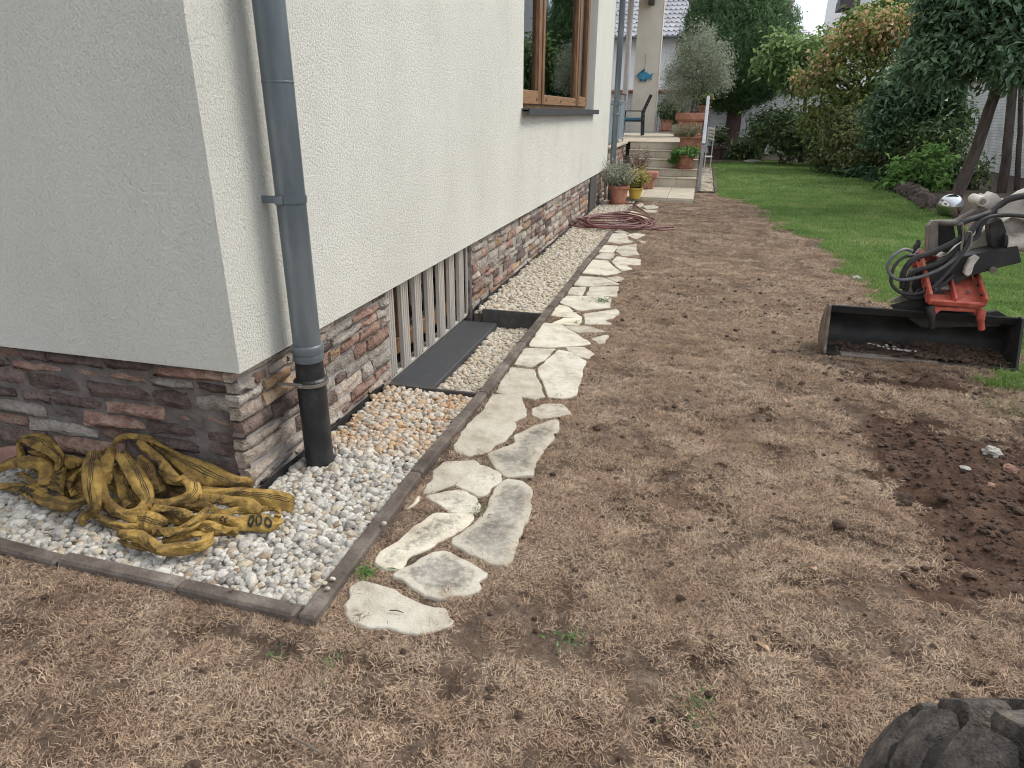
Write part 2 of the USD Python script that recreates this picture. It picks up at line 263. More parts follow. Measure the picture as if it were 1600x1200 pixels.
M('paint_red', [(0.28, (0.10, 0.04, 0.028)), (0.40, (0.36, 0.075, 0.05)), (0.58, (0.52, 0.125, 0.085)), (0.76, (0.60, 0.24, 0.18))], 11, 8, 0.55, [(60, 0.001)], noise_rough=0.7)
M('paint_cream', [(0.28, (0.12, 0.095, 0.075)), (0.40, (0.34, 0.30, 0.255)), (0.55, (0.50, 0.465, 0.415)), (0.75, (0.58, 0.55, 0.50))], 8, 8, 0.5, [(60, 0.001)], noise_rough=0.7)
M('tyre_dark', [(0.3, (0.02, 0.018, 0.017)), (0.7, (0.06, 0.052, 0.046))], 20, 6, 0.9, [(60, 0.004)], spec=0.2)
M('rubber', [(0.3, (0.016, 0.016, 0.016)), (0.7, (0.035, 0.034, 0.033))], 20, 4, 0.55, spec=0.4)
M('rubber_grey', [(0.3, (0.075, 0.08, 0.082)), (0.7, (0.13, 0.135, 0.14))], 20, 4, 0.5, spec=0.4)
M('tyre', [(0.3, (0.022, 0.02, 0.018)), (0.43, (0.06, 0.053, 0.048)), (0.57, (0.115, 0.10, 0.088)), (0.72, (0.22, 0.178, 0.135))], 22, 9, 0.85, [(45, 0.006), (160, 0.004)], spec=0.2, noise_rough=0.72)
M('clod', [(0.3, (0.035, 0.023, 0.017)), (0.7, (0.115, 0.075, 0.054))], 30, 5, 0.95, [(90, 0.006)], rnd=tint)
M('rock_white', [(0.3, (0.24, 0.225, 0.20)), (0.5, (0.36, 0.345, 0.315)), (0.7, (0.46, 0.44, 0.41))], 22, 5, 0.85, [(60, 0.005)])
M('rock_red', [(0.3, (0.26, 0.14, 0.105)), (0.7, (0.40, 0.25, 0.19))], 22, 5, 0.85, [(60, 0.005)])
M('moss', [(0.3, (0.11, 0.13, 0.02)), (0.7, (0.24, 0.25, 0.04))], 20, 5, 0.95, [(70, 0.01)])
M('mirror_steel', [(0.3, (0.50, 0.51, 0.52)), (0.7, (0.60, 0.61, 0.62))], 4, 3, 0.13, metallic=1.0, spec=0.5)
M('bark', [(0.3, (0.055, 0.042, 0.036)), (0.7, (0.13, 0.105, 0.09))], 14, 6, 0.9, [(18, 0.03), (70, 0.01)], stretch=(1, 1, 0.25))
M('bark_red', [(0.3, (0.06, 0.038, 0.034)), (0.7, (0.13, 0.085, 0.072))], 9, 6, 0.9, [(14, 0.04)], stretch=(1, 1, 0.25))
M('twig', [(0.3, (0.10, 0.08, 0.06)), (0.7, (0.20, 0.17, 0.13))], 14, 4, 0.9)
def leafmat(n, a, b, isl=((0, g3(0.55)), (0.7, g3(1.25)), (1, g3(1.9))), rough=0.5, trans=0.3, sc=1.0, spec=0.35): M(n, [(0.3, a), (0.7, b)], sc, 4, rough, island=list(isl), trans=trans, spec=spec)
leafmat('needle', (0.075, 0.15, 0.07), (0.145, 0.235, 0.1), rough=0.6, trans=0.2)
leafmat('olive_leaf', (0.24, 0.27, 0.19), (0.36, 0.39, 0.3), rough=0.6)
leafmat('autumn_green', (0.12, 0.19, 0.05), (0.2, 0.26, 0.075))
leafmat('autumn_orange', (0.9, 0.9, 0.9), (1.0, 1.0, 1.0), ((0, (0.13, 0.20, 0.055)), (0.38, (0.22, 0.27, 0.08)), (0.55, (0.48, 0.41, 0.15)), (0.75, (0.62, 0.40, 0.21)), (1, (0.68, 0.47, 0.33))))
leafmat('autumn_yellow', (0.9, 0.9, 0.9), (1.0, 1.0, 1.0), ((0, (0.10, 0.17, 0.05)), (0.55, (0.18, 0.25, 0.075)), (0.9, (0.30, 0.32, 0.10)), (1, (0.50, 0.42, 0.14))))
leafmat('camellia_leaf', (0.075, 0.145, 0.08), (0.14, 0.215, 0.115), ((0, g3(0.5)), (0.8, g3(1.3)), (1, g3(2.0))), 0.28, 0.15, spec=0.55)
leafmat('dark_shrub', (0.08, 0.13, 0.06), (0.145, 0.195, 0.09), ((0, g3(0.5)), (0.8, g3(1.4)), (1, (2.8, 2.6, 1.9))), 0.4, 0.2)
leafmat('olive_shrub', (0.12, 0.145, 0.055), (0.19, 0.205, 0.085))
leafmat('light_leaf', (0.16, 0.25, 0.09), (0.25, 0.34, 0.14), trans=0.4)
leafmat('bright_leaf', (0.11, 0.22, 0.06), (0.18, 0.31, 0.09), trans=0.4, rough=0.35)
leafmat('ivy_leaf', (0.05, 0.11, 0.055), (0.1, 0.17, 0.085), rough=0.35)
leafmat('lavender', (0.24, 0.27, 0.2), (0.36, 0.385, 0.3))
leafmat('yellow_herb', (0.3, 0.28, 0.07), (0.46, 0.42, 0.14))
leafmat('dry_herb', (0.16, 0.10, 0.075), (0.28, 0.19, 0.15))
leafmat('grey_herb', (0.2, 0.2, 0.12), (0.32, 0.31, 0.2))
leafmat('fern', (0.07, 0.16, 0.035), (0.13, 0.25, 0.065))
leafmat('petal_red', (0.33, 0.02, 0.06), (0.45, 0.04, 0.12))
leafmat('petal_orange', (0.60, 0.22, 0.03), (0.70, 0.35, 0.05))
M('fish_blue', [(0.3, (0.025, 0.15, 0.25)), (0.55, (0.05, 0.24, 0.36)), (0.75, (0.14, 0.38, 0.36))], 14, 5, 0.5)
M('fish_dark', [(0.3, (0.015, 0.06, 0.12)), (0.7, (0.03, 0.10, 0.17))], 14, 4, 0.5)
M('chair_dark', [(0.3, (0.022, 0.024, 0.028)), (0.7, (0.04, 0.042, 0.048))], 10, 3, 0.5)
M('cushion_blue', [(0.3, (0.04, 0.13, 0.20)), (0.7, (0.07, 0.19, 0.27))], 20, 4, 0.9)
M('rail_steel', [(0.3, (0.24, 0.255, 0.265)), (0.7, (0.36, 0.37, 0.38))], 8, 4, 0.42, metallic=0.7)
M('rail_blue', [(0.3, (0.14, 0.18, 0.21)), (0.7, (0.22, 0.265, 0.295))], 8, 4, 0.5)
M('white_paint', [(0.3, (0.62, 0.61, 0.61)), (0.7, (0.72, 0.71, 0.71))], 5, 4, 0.5)
# window glass: mirror-like at a grazing view, clear head on
MATS['glass'] = usdkit.material(stage, '/World/Looks/glass', {'fr': ('fresnel', {'IOR': 2.1}), 't': ('transparent_bsdf', {'color': (0.75, 0.8, 0.8)}), 'g': ('glossy_bsdf', {'color': (0.9, 0.93, 0.95), 'roughness': 0.01}), 'm': ('mix_closure', {})},
    [('fr.fac', 'm.fac'), ('t.BSDF', 'm.closure1'), ('g.BSDF', 'm.closure2')], surface='m.closure')
# white-painted brick, for the far boundary walls
def brickmat(n, swap):
    MATS[n] = usdkit.material(stage, '/World/Looks/'+n, {'geo': ('geometry', {}), 'sep': ('separate_xyz', {}), 'com': ('combine_xyz', {}), 'b': ('brick_texture', {'color1': (0.66, 0.66, 0.65), 'color2': (0.73, 0.725, 0.715), 'mortar': (0.55, 0.55, 0.545), 'scale': 1.0, 'brick_width': 0.25, 'row_height': 0.083, 'mortar_size': 0.012, 'mortar_smooth': 0.4}),
        'n': ('noise_texture', {'scale': 3, 'detail': 6}), 'r': ('rgb_ramp', {'ramp': [(0.3, g3(0.75)), (0.65, g3(1.05))]}), 'm': ('mix', {'mix_type': 'multiply', 'fac': 1.0}), 'bu': ('bump', {'distance': 0.012, 'invert': True}), 'p': ('principled_bsdf', {'roughness': 0.85})},
        [('geo.position', 'sep.vector'), ('sep.'+swap, 'com.x'), ('sep.z', 'com.y'), ('com.vector', 'b.vector'), ('geo.position', 'n.vector'), ('n.fac', 'r.fac'), ('b.color', 'm.color1'), ('r.color', 'm.color2'), ('m.color', 'p.base_color'), ('b.fac', 'bu.height'), ('bu.normal', 'p.normal')], surface='p.BSDF')
brickmat('white_brick_x', 'x'); brickmat('white_brick_y', 'y')


# ------------------------------------------------------------------ ground
BED_X, KERB_X = 0.60, 0.665           # gravel beds run along the house, the kerb stands outside them
WALL_END = 11.6
WELL0, WELL1 = 1.36, 3.13             # light well in front of the cellar grille
def fy(x): return -0.665-0.045*(BED_X-x)*0.0 + 0.03*(x-0.65)*(-1)*0.4   # outer edge of the front kerb
SOIL = [Polygon([onz(*q)[:2] for q in pts]) for pts in (
    [(1305, 572), (1360, 576), (1440, 584), (1490, 592), (1475, 604), (1420, 606), (1370, 602), (1330, 590)],
    [(1345, 668), (1400, 640), (1470, 655), (1520, 690), (1600, 680), (1700, 690), (1700, 880), (1600, 905), (1540, 900), (1470, 860), (1430, 800), (1380, 745), (1345, 700)],
    [(1430, 905), (1520, 890), (1640, 915), (1640, 945), (1560, 925), (1480, 925)])]
SCRAPE = [Polygon([onz(*q)[:2] for q in pts]) for pts in (
    [(1340, 600), (1490, 600), (1540, 660), (1600, 640), (1700, 650), (1700, 950), (1600, 940), (1500, 930), (1400, 860), (1330, 740), (1310, 660)],
    [(0, 930), (330, 985), (260, 1040), (0, 1010)], [(0, 1080), (120, 1090), (110, 1150), (0, 1160)])]
LAWN = Polygon([onz(*q)[:2] for q in [(1108, 300), (1098, 268), (1112, 256), (1200, 251), (1290, 258), (1400, 284), (1455, 325), (1500, 360), (1700, 430), (1750, 560), (1600, 590), (1575, 600), (1555, 560), (1500, 505), (1400, 470), (1335, 432), (1290, 398), (1255, 372), (1225, 345), (1180, 322), (1140, 306)]])
def sdist(polys, x, y):
    """Rough signed distance (positive inside) to the nearest of a few polygons, for vertex arrays."""
    best = np.full(len(x), -9.0)
    for p in polys:
        e = np.array(p.exterior.coords); a, b = e[:-1], e[1:]
        d = np.full(len(x), 9.0)
        for (ax, ay), (bx_, by_) in zip(a, b):
            t = np.clip(((x-ax)*(bx_-ax)+(y-ay)*(by_-ay))/max((bx_-ax)**2+(by_-ay)**2, 1e-9), 0, 1)
            d = np.minimum(d, np.hypot(x-ax-t*(bx_-ax), y-ay-t*(by_-ay)))
        best = np.maximum(best, np.where(contains_xy(p, x, y), d, -d))
    return best
def in_bed(x, y): return ((x < 0.635) & (y > -0.635) & (y < WALL_END+0.5)) | ((x < 0.3) & (y > 11.5) & (y < 20))
def soil_w(x, y):
    n = meshkit.fbm(np.stack([x*2.2, y*2.2, 0*x], -1), 4, 3)-0.5
    return np.clip(0.5+(sdist(SOIL, x, y)+n*0.35)*3.2, 0, 1)
def scrape_w(x, y):
    n = meshkit.fbm(np.stack([x*1.7, y*1.7, 0*x], -1), 4, 8)-0.5
    return np.clip(0.5+(sdist(SCRAPE, x, y)+n*0.6)*2.0, 0, 1)
def lawn_w(x, y):
    n = meshkit.fbm(np.stack([x*1.3, y*1.3, 0*x], -1), 4, 11)-0.5
    return np.clip(0.5+(sdist([LAWN], x, y)+n*0.9)*2.2, 0, 1)
def gz(x, y, soil=None):
    x, y = np.asarray(x, float), np.asarray(y, float)
    q = np.stack([x, y, 0*x], -1)
    near = np.clip((x-1.1)/0.5, 0, 1); near = np.where(y < -0.75, 1.0, near)
    h = (meshkit.fbm(q*1.1, 3, 1)-0.5)*0.05*near + (meshkit.fbm(q*7, 3, 2)-0.5)*0.022*(0.35+0.65*near) + (meshkit.fbm(q*22, 2, 4)-0.5)*0.012
    if soil is None: soil = soil_w(x, y)
    h = h - soil*0.035 + soil*(meshkit.fbm(q*np.array([9, 16, 1]), 3, 6)-0.5)*0.06
    ho = np.clip(meshkit.fbm(q*3.1, 2, 21)-0.60, 0, 1)*0.18*near*np.clip((4-y)/3, 0.08, 1) + np.clip(meshkit.fbm(q*8.3, 2, 33)-0.64, 0, 1)*0.22*near*np.clip((4-y)/3, 0.08, 1)      # foot and hoof hollows
    h = h-ho
    return np.where(in_bed(x, y), -0.30, h)
xs = np.concatenate([[-160, -90, -50, -30, -18, -11, -7.5, -5.5, -4.2, -3.4], np.arange(-2.9, 5.0, 0.035), np.arange(5.05, 8, 0.12), [8.5, 9, 10, 11.5, 14, 18, 25, 40, 70, 110, 160]])
ys = np.concatenate([[-120, -60, -30, -16, -9, -6, -4, -3, -2.3], np.arange(-1.9, 6.0, 0.035), np.arange(6.05, 14, 0.07), np.arange(14.2, 30, 0.3), [31, 33, 36, 40, 48, 60, 80, 110, 160, 220]])
GX, GY = np.meshgrid(xs, ys); gx, gy = GX.ravel(), GY.ravel()
S, SC, LW = soil_w(gx, gy), scrape_w(gx, gy), lawn_w(gx, gy)
gzv = gz(gx, gy, S)
nx, ny = len(xs), len(ys); ii = (np.arange(ny-1)[:, None]*nx+np.arange(nx-1)[None]).ravel()
gf = np.vstack([np.stack([ii, ii+1, ii+nx+1], 1), np.stack([ii, ii+nx+1, ii+nx], 1)])
far = (gy > 14) & (gx > 2.2)
solo('ground', (np.stack([gx, gy, gzv], 1), gf), 'ground', kind='structure', smooth=True, prim={'soil': np.clip(S*0.62+SC*0.34, 0, 1), 'green': np.clip(LW*0.8, 0, 1)})

# ------------------------------------------------------------------ house: walls, plinth of single stones, window, grille, pipes
house = thing('house', 'cream stuccoed house with rubble stone plinth, brown timber window and grey downpipe at its corner', 'house')
ZS = 0.579
wy0, wy1, wz0 = 4.72, 9.45, 1.60      # window opening
front = Polygon([(0, ZS), (WALL_END, ZS), (WALL_END, 6.4), (0, 6.4)], [[(wy0+0.06, wz0), (wy1, wz0), (wy1, 3.7), (wy0+0.06, 3.7)]])
part(house, 'wall', extr(front, (0, 1, 0), (0, 0, 1), (1, 0, 0), (-0.30, 0, 0), 0.30), 'stucco')
part(house, 'wall', bx(-9, -0.30, 0.0, 0.30, ZS, 6.4), 'stucco')
part(house, 'wall', bx(-9, -0.30, WALL_END-0.3, WALL_END, -0.1, 6.4), 'stucco')
part(house, 'wall', bx(-9, -8.7, 0.3, WALL_END-0.3, -0.1, 6.4), 'stucco')
part(house, 'roof', bx(-9.3, 0.45, -0.5, WALL_END+0.3, 6.4, 6.6), 'dark_eave')
plinth = UsdGeom.Xform.Define(stage, house+'/plinth').GetPath().pathString
GRI0, GRI1 = 1.56, 3.22               # cellar opening along y
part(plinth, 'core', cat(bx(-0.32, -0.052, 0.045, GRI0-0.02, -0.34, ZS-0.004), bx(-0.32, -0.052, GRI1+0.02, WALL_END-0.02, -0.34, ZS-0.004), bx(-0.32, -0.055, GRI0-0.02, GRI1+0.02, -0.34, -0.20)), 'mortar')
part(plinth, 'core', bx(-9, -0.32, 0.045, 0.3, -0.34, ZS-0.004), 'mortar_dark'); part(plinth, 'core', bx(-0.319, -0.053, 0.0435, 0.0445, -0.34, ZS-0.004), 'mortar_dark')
def rough_stone(L, H, D, rng, n=(6, 4)):
    """A split stone: front grid in the (a, z) plane bulging towards +b, sides going back."""
    a = np.linspace(0, 1, n[0]); z = np.linspace(0, 1, n[1]); A, Z = np.meshgrid(a, z)
    e = np.minimum(np.minimum(A, 1-A)*L, np.minimum(Z, 1-Z)*H)
    sd_ = rng.integers(1e6)
    nz = meshkit.fbm(np.stack([A*L*14, Z*H*22, 0*A+sd_*0.13], -1), 3, 5)-0.5
    B = D*(0.45+0.55*np.clip(e/0.022, 0, 1)**0.6)+nz*0.045*np.clip(e/0.012, 0.25, 1)+(A-0.5)*rng.normal(0, 0.008)+(Z-0.5)*rng.normal(0, 0.008)
    ja = (meshkit.noise(np.stack([A*3+sd_*0.7, Z*3, 0*A], -1), 7)-0.5); jz = (meshkit.noise(np.stack([A*4+sd_*0.3, Z*3, 0*A+5], -1), 9)-0.5)
    PA = A*L+ja*0.02; PZ = Z*H+jz*0.018
    V = np.stack([PA.ravel(), B.ravel(), PZ.ravel()], 1); nn = n[0]*n[1]
    i = (np.arange(n[1]-1)[:, None]*n[0]+np.arange(n[0]-1)[None]).ravel()
    F = [np.stack([i, i+1, i+n[0]+1], 1), np.stack([i, i+n[0]+1, i+n[0]], 1)]
    rim = list(range(n[0]))+[n[0]*k+n[0]-1 for k in range(1, n[1])]+[n[0]*(n[1]-1)+k for k in range(n[0]-2, -1, -1)]+[n[0]*k for k in range(n[1]-2, 0, -1)]
    back = V[rim].copy(); back[:, 1] = -0.045; V = np.vstack([V, back]); m = len(rim)
    k = np.arange(m); F.append(np.stack([np.array(rim)[k], nn+k, np.array(rim)[(k+1) % m]], 1)); F.append(np.stack([np.array(rim)[(k+1) % m], nn+k, nn+(k+1) % m], 1))
    return V, np.vstack(F)
rng = np.random.default_rng(11)
def courses(length0, length1, z0, z1, place, pal, lmin=0.12, lmax=0.36, hmin=0.045, hmax=0.10, big=1.0):
    z = z0; 
    while z < z1-0.03:
        h = min(rng.uniform(hmin, hmax)*big, z1-z)
        if z1-z-h < 0.04: h = z1-z
        a = length0
        while a < length1-0.02:
            L = rng.uniform(lmin, lmax)*big
            if length1-a-L < 0.09: L = length1-a
            v, f = rough_stone(L-0.014, h-0.013, rng.uniform(0.012, 0.040), rng)
            part(plinth, 'stone', place(a+0.007, z+0.006, v, f), rng.choice(pal[0], p=pal[1]), smooth=50)
            a += L
        z += h
def on_right(a0, z0, v, f): return np.stack([-0.055+v[:, 1], a0+v[:, 0], z0+v[:, 2]], 1), f[:, ::-1]
def on_front(a0, z0, v, f): return np.stack([-a0-v[:, 0], 0.055-v[:, 1], z0+v[:, 2]], 1), f[:, ::-1]
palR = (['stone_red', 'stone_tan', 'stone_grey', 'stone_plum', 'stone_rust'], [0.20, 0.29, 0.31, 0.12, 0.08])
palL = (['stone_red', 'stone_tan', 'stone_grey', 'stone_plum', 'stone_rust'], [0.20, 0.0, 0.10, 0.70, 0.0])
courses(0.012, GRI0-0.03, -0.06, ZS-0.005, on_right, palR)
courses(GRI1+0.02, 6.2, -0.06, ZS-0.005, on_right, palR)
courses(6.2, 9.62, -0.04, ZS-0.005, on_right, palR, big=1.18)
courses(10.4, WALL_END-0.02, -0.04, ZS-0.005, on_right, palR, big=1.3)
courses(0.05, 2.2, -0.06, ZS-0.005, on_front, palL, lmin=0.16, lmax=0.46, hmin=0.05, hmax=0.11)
# stones of the grille reveal, facing the camera
for k, z in enumerate(np.arange(-0.2, 0.55, 0.11)):
    v, f = rough_stone(0.20, 0.10, 0.02, rng); part(plinth, 'stone', (np.stack([-0.27+v[:, 0], GRI1+0.018-v[:, 1]*0.8, z+v[:, 2]], 1), f), ['stone_plum', 'stone_grey', 'stone_red'][k % 3], smooth=50)
part(house, 'vent_panel', bx(-0.05, -0.015, 9.66, 10.36, 0.0, ZS-0.01, 0.004), 'dark_board', label='dark panel set in the plinth near the flower pots')
part(house, 'damp_strip', cat(bx(-0.02, -0.008, 0.02, GRI0-0.22, -0.2, 0.012), bx(-0.02, -0.008, GRI1+0.03, 9.4, -0.2, 0.012)), 'iron_black')

# timber window with grey sill
win = UsdGeom.Xform.Define(stage, house+'/window').GetPath().pathString
fx = -0.13
part(win, 'sill', cat(bx(-0.12, 0.082, wy0, wy1+0.03, wz0+0.012, wz0+0.028), bx(0.076, 0.088, wy0, wy1+0.03, wz0-0.035, wz0+0.03)), 'black_slate')
def frame(y0, y1, z0, z1, w, d0, d1):
    return cat(bx(d0, d1, y0, y0+w, z0, z1, 0.004), bx(d0, d1, y1-w, y1, z0, z1, 0.004)), cat(bx(d0, d1-0.002, y0+w, y1-w, z0, z0+w*1.05, 0.004), bx(d0, d1-0.002, y0+w, y1-w, z1-w, z1, 0.004))
a, b = frame(wy0+0.07, wy1-0.01, wz0+0.03, 3.68, 0.05, fx-0.10, fx-0.01)
part(win, 'frame', a, 'wood_frame'); part(win, 'frame', b, 'wood_frame_h')
panes = [(wy0+0.17, 6.02), (6.10, 8.42), (8.50, wy1-0.11)]
for k, (y0, y1) in enumerate(panes):
    a, b = frame(y0, y1, wz0+0.075, 3.58, 0.13 if k != 1 else 0.10, fx-0.06, fx+0.03)
    part(win, 'sash', cat(a), 'wood_frame'); part(win, 'sash_rail', b, 'wood_frame_h')
    part(win, 'pane', bx(fx-0.02, fx-0.012, y0+0.09, y1-0.09, wz0+0.14, 3.5), 'glass')
for y0 in (6.02, 8.42): part(win, 'mullion', bx(fx-0.10, fx+0.012, y0+0.001, y0+0.079, wz0+0.08, 3.58, 0.004), 'wood_frame')
for k, y in enumerate((5.1, 5.8, 6.3, 7.2, 8.2, 8.7)): part(win, 'weep_cap', bx(fx+0.03, fx+0.036, y, y+0.03, wz0+0.11, wz0+0.135), 'dark_wood')
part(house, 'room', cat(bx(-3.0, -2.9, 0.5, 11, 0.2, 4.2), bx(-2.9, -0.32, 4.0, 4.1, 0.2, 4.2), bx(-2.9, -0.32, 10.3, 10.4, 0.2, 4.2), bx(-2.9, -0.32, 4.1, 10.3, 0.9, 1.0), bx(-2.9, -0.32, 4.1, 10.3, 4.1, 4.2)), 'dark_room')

# cellar grille of upright aluminium slats, timber cellar window behind it, slate slab in front
gr = UsdGeom.Xform.Define(stage, house+'/cellar_grille').GetPath().pathString
part(gr, 'rail', bx(-0.125, -0.085, GRI0, GRI1, -0.075, -0.05, 0.003), 'alu'); part(gr, 'rail', bx(-0.13, -0.09, GRI0, GRI1, 0.55, 0.572, 0.003), 'alu')
ns = 7; pitch = (GRI1-GRI0)/ns
for k in range(ns+1):
    y = GRI0+0.005+k*pitch*0.985; w = 0.115 if k < ns else 0.03
    rib = [bx(-0.10, -0.082, y, y+w, -0.05, 0.55, 0.002)]
    if k < ns: rib += [bx(-0.082, -0.068, y+o, y+o+0.016, -0.049, 0.549, 0.003) for o in (0.002, 0.035, 0.064, 0.097)]
    part(gr, 'slat', cat(rib), 'alu')
cw = UsdGeom.Xform.Define(stage, house+'/cellar_window').GetPath().pathString
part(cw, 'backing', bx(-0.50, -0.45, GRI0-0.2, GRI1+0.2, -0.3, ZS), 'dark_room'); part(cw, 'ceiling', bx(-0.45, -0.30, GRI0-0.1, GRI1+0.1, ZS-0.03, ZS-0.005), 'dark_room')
part(cw, 'frame', cat(bx(-0.30, -0.24, GRI0, GRI1, -0.06, 0.06, 0.004), bx(-0.30, -0.24, GRI0, GRI0+0.1, 0.06, 0.55, 0.004), bx(-0.30, -0.24, GRI1-0.1, GRI1, 0.06, 0.55, 0.004), bx(-0.30, -0.238, 2.1, 2.22, 0.06, 0.55, 0.004)), 'wood_frame_h')
part(cw, 'pane', bx(-0.29, -0.284, GRI0+0.1, GRI1-0.1, 0.06, 0.55), 'glass')
part(cw, 'reveal', bx(-0.30, -0.10, GRI0-0.025, GRI0-0.005, -0.2, ZS-0.01), 'mortar')
part(house, 'cellar_sill', bx(-0.085, 0.225, WELL0+0.05, WELL1-0.06, -0.125, -0.075, 0.004), 'black_slate')

# downpipes
def downpipe(x, y, r, z0, z1, rings, iron):
    dp = free(house, 'downpipe'); UsdGeom.Xform.Define(stage, dp)
    part(dp, 'pipe', cyl((x, y, iron), (x, y, z1), r, 28), 'zinc', smooth=40)
    for z, h, rr in rings: part(dp, 'collar', lathe([(r*0.99, z-h), (r+rr*0.6, z-h), (r+rr, z-h*0.6), (r+rr, z+h*0.6), (r+rr*0.4, z+h), (r*0.99, z+h)], (x, y, 0)), 'zinc', smooth=40)
    return dp
PX, PY, PR = 0.105, 0.355, 0.062
dp = downpipe(PX, PY, PR, 0, 6.4, [(1.70, 0.004, 0.002), (0.585, 0.022, 0.012), (0.545, 0.018, 0.008)], 0.5)
part(dp, 'iron_shoe', lathe([(0.0, -0.15), (PR+0.004, -0.15), (PR+0.005, 0.40), (PR+0.014, 0.41), (PR+0.014, 0.435), (PR+0.004, 0.445), (PR+0.001, 0.53), (0, 0.53)], (PX, PY, 0)), 'iron_black', smooth=35, label='black iron foot of the downpipe standing in the pebbles')
part(dp, 'bracket', cat(bar((-0.03, PY-0.09, 0.43), (PX, PY-0.075, 0.43), 0.012, 0.012), lathe([(PR+0.014, 0.415), (PR+0.019, 0.415), (PR+0.019, 0.43), (PR+0.014, 0.43)], (PX, PY, 0)), bar((PX-0.01, PY-PR-0.03, 0.423), (PX-0.01, PY-PR-0.01, 0.423), 0.02, 0.012)), 'steel_worn', smooth=30)
part(dp, 'clamp', cat(lathe([(PR, 1.235), (PR+0.004, 1.235), (PR+0.004, 1.265), (PR, 1.265)], (PX, PY, 0)), bx(0.0, PX-0.04, PY-0.055, PY-0.04, 1.235, 1.265, 0.002), bx(PX-0.035, PX+0.005, PY-PR-0.014, PY-PR+0.002, 1.232, 1.268, 0.004)), 'zinc', smooth=30)
dp2 = downpipe(0.10, 11.66, 0.055, 0, 6.4, [(1.55, 0.02, 0.01)], 0.5)
part(dp2, 'iron_shoe', lathe([(0, -0.1), (0.06, -0.1), (0.06, 0.55), (0.0, 0.55)], (0.10, 11.66, 0)), 'zinc', smooth=35)
part(dp2, 'clamp', bx(0.0, 0.2, 11.60, 11.62, 1.72, 1.75), 'zinc')

# ------------------------------------------------------------------ kerb, cross boards, gravel beds
kerb = thing('kerb', 'dark weathered concrete edging around the pebble beds', 'kerb')
def kerb_slab(p, q, w=0.062, z0=-0.20, z1=0.035, name='kerb_stone'):
    d = unit(np.array(q)-p); c = (np.array(p)+q)/2; L = np.linalg.norm(np.array(q)-p)-0.004
    v, f = bx(-L/2, L/2, -w/2, w/2, z0, z1, 0.009)
    m = trimesh.Trimesh(v, f, process=False)
    for _ in range(3): m = m.subdivide_to_size(0.07, max_iter=12) if _ == 0 else m
    v = m.vertices; v = v+(meshkit.fbm(v*14+c[0]*3+c[1], 3, 4)-0.5)[:, None]*np.array([0, 0.006, 0.007])
    part(kerb, name, (np.stack([c[0]+v[:, 0]*d[0]-v[:, 1]*d[1], c[1]+v[:, 0]*d[1]+v[:, 1]*d[0], v[:, 2]], 1), m.faces), 'kerb', smooth=40)
ye = [-0.685, 0.33, 1.34, 2.33, 3.34, 4.35, 5.33, 6.34, 7.32, 8.3, 9.3, 10.35]
jx = np.random.default_rng(3).normal(0, 0.006, len(ye))
for k in range(len(ye)-1): kerb_slab((0.634+jx[k], ye[k], 0)[:2], (0.634+jx[k+1]*0.8, ye[k+1])[:2])
fe = [(0.60, -0.652), (0.12, -0.636), (-0.42, -0.622), (-0.95, -0.600), (-1.5, -0.59), (-2.4, -0.58)]
for k in range(len(fe)-1): kerb_slab(np.array(fe[k])+[0, [0, 0.004, -0.012, 0.005, 0][k]], fe[k+1], z1=[0.03, 0.03, 0.024, 0.0, -0.01][k])
def board(p, q, z0, z1, label):
    s = solo('cross_board', bar((*p, (z0+z1)/2), (*q, (z0+z1)/2), 0.022, z1-z0, 0.003), 'dark_board', label, 'board')
board((0.015, WELL0), (0.60, WELL0), -0.28, 0.012, 'dark grey board holding back the peach pebbles nearest the cellar grille')
board((0.075, WELL1+0.015), (0.60, WELL1+0.015), -0.28, 0.02, 'dark grey board showing its tall face at the far end of the light well')
bed = UsdGeom.Xform.Define(stage, '/World/gravel_bed'); setd(bed.GetPrim(), kind='structure')
part('/World/gravel_bed', 'bed_layer', cat(bx(-3.0, 0.602, -0.60, 0.0, -0.25, -0.03), bx(-0.01, 0.602, 0.0, WELL0-0.012, -0.25, -0.03), bx(-0.05, 0.602, WELL0+0.012, WELL1, -0.30, -0.19), bx(-0.01, 0.602, WELL1+0.03, 11.4, -0.25, -0.03)), 'bed_soil')
# pebbles: a class of shapes, scattered in layers
def pebble_protos(path, mat, n=8, sub=2):
    rs = np.random.default_rng(5); ps = []
    for k in range(n):
        v, f = blob((0, 0, 0), (0.5, rs.uniform(0.33, 0.45), rs.uniform(0.24, 0.36)), 40+k, 0.30, sub, 1.3)
        p = f'{path}/proto_{k}'; usdkit.mesh(stage, p, (v, f), MATS[mat], True); ps.append(p)
    return ps
def instancer(path, protos, idx, P, Q, S, label=None, category=None, kind='stuff'):
    pi = UsdGeom.PointInstancer.Define(stage, path); pi.CreatePrototypesRel().SetTargets(protos)
    pi.CreateProtoIndicesAttr(Vt.IntArray.FromNumpy(np.asarray(idx, np.int32))); pi.CreatePositionsAttr(Vt.Vec3fArray.FromNumpy(np.asarray(P, np.float32)))
    S = np.asarray(S, np.float32); S = np.repeat(S[:, None], 3, 1) if S.ndim == 1 else S
    pi.CreateScalesAttr(Vt.Vec3fArray.FromNumpy(S)); Q = np.asarray(Q, np.float32)      # w, x, y, z
    pi.CreateOrientationsAttr(Vt.QuathArray([Gf.Quath(float(a), float(b), float(c), float(d)) for a, b, c, d in Q]))
    setd(pi.GetPrim(), label=label, category=category, kind=kind)
    return pi
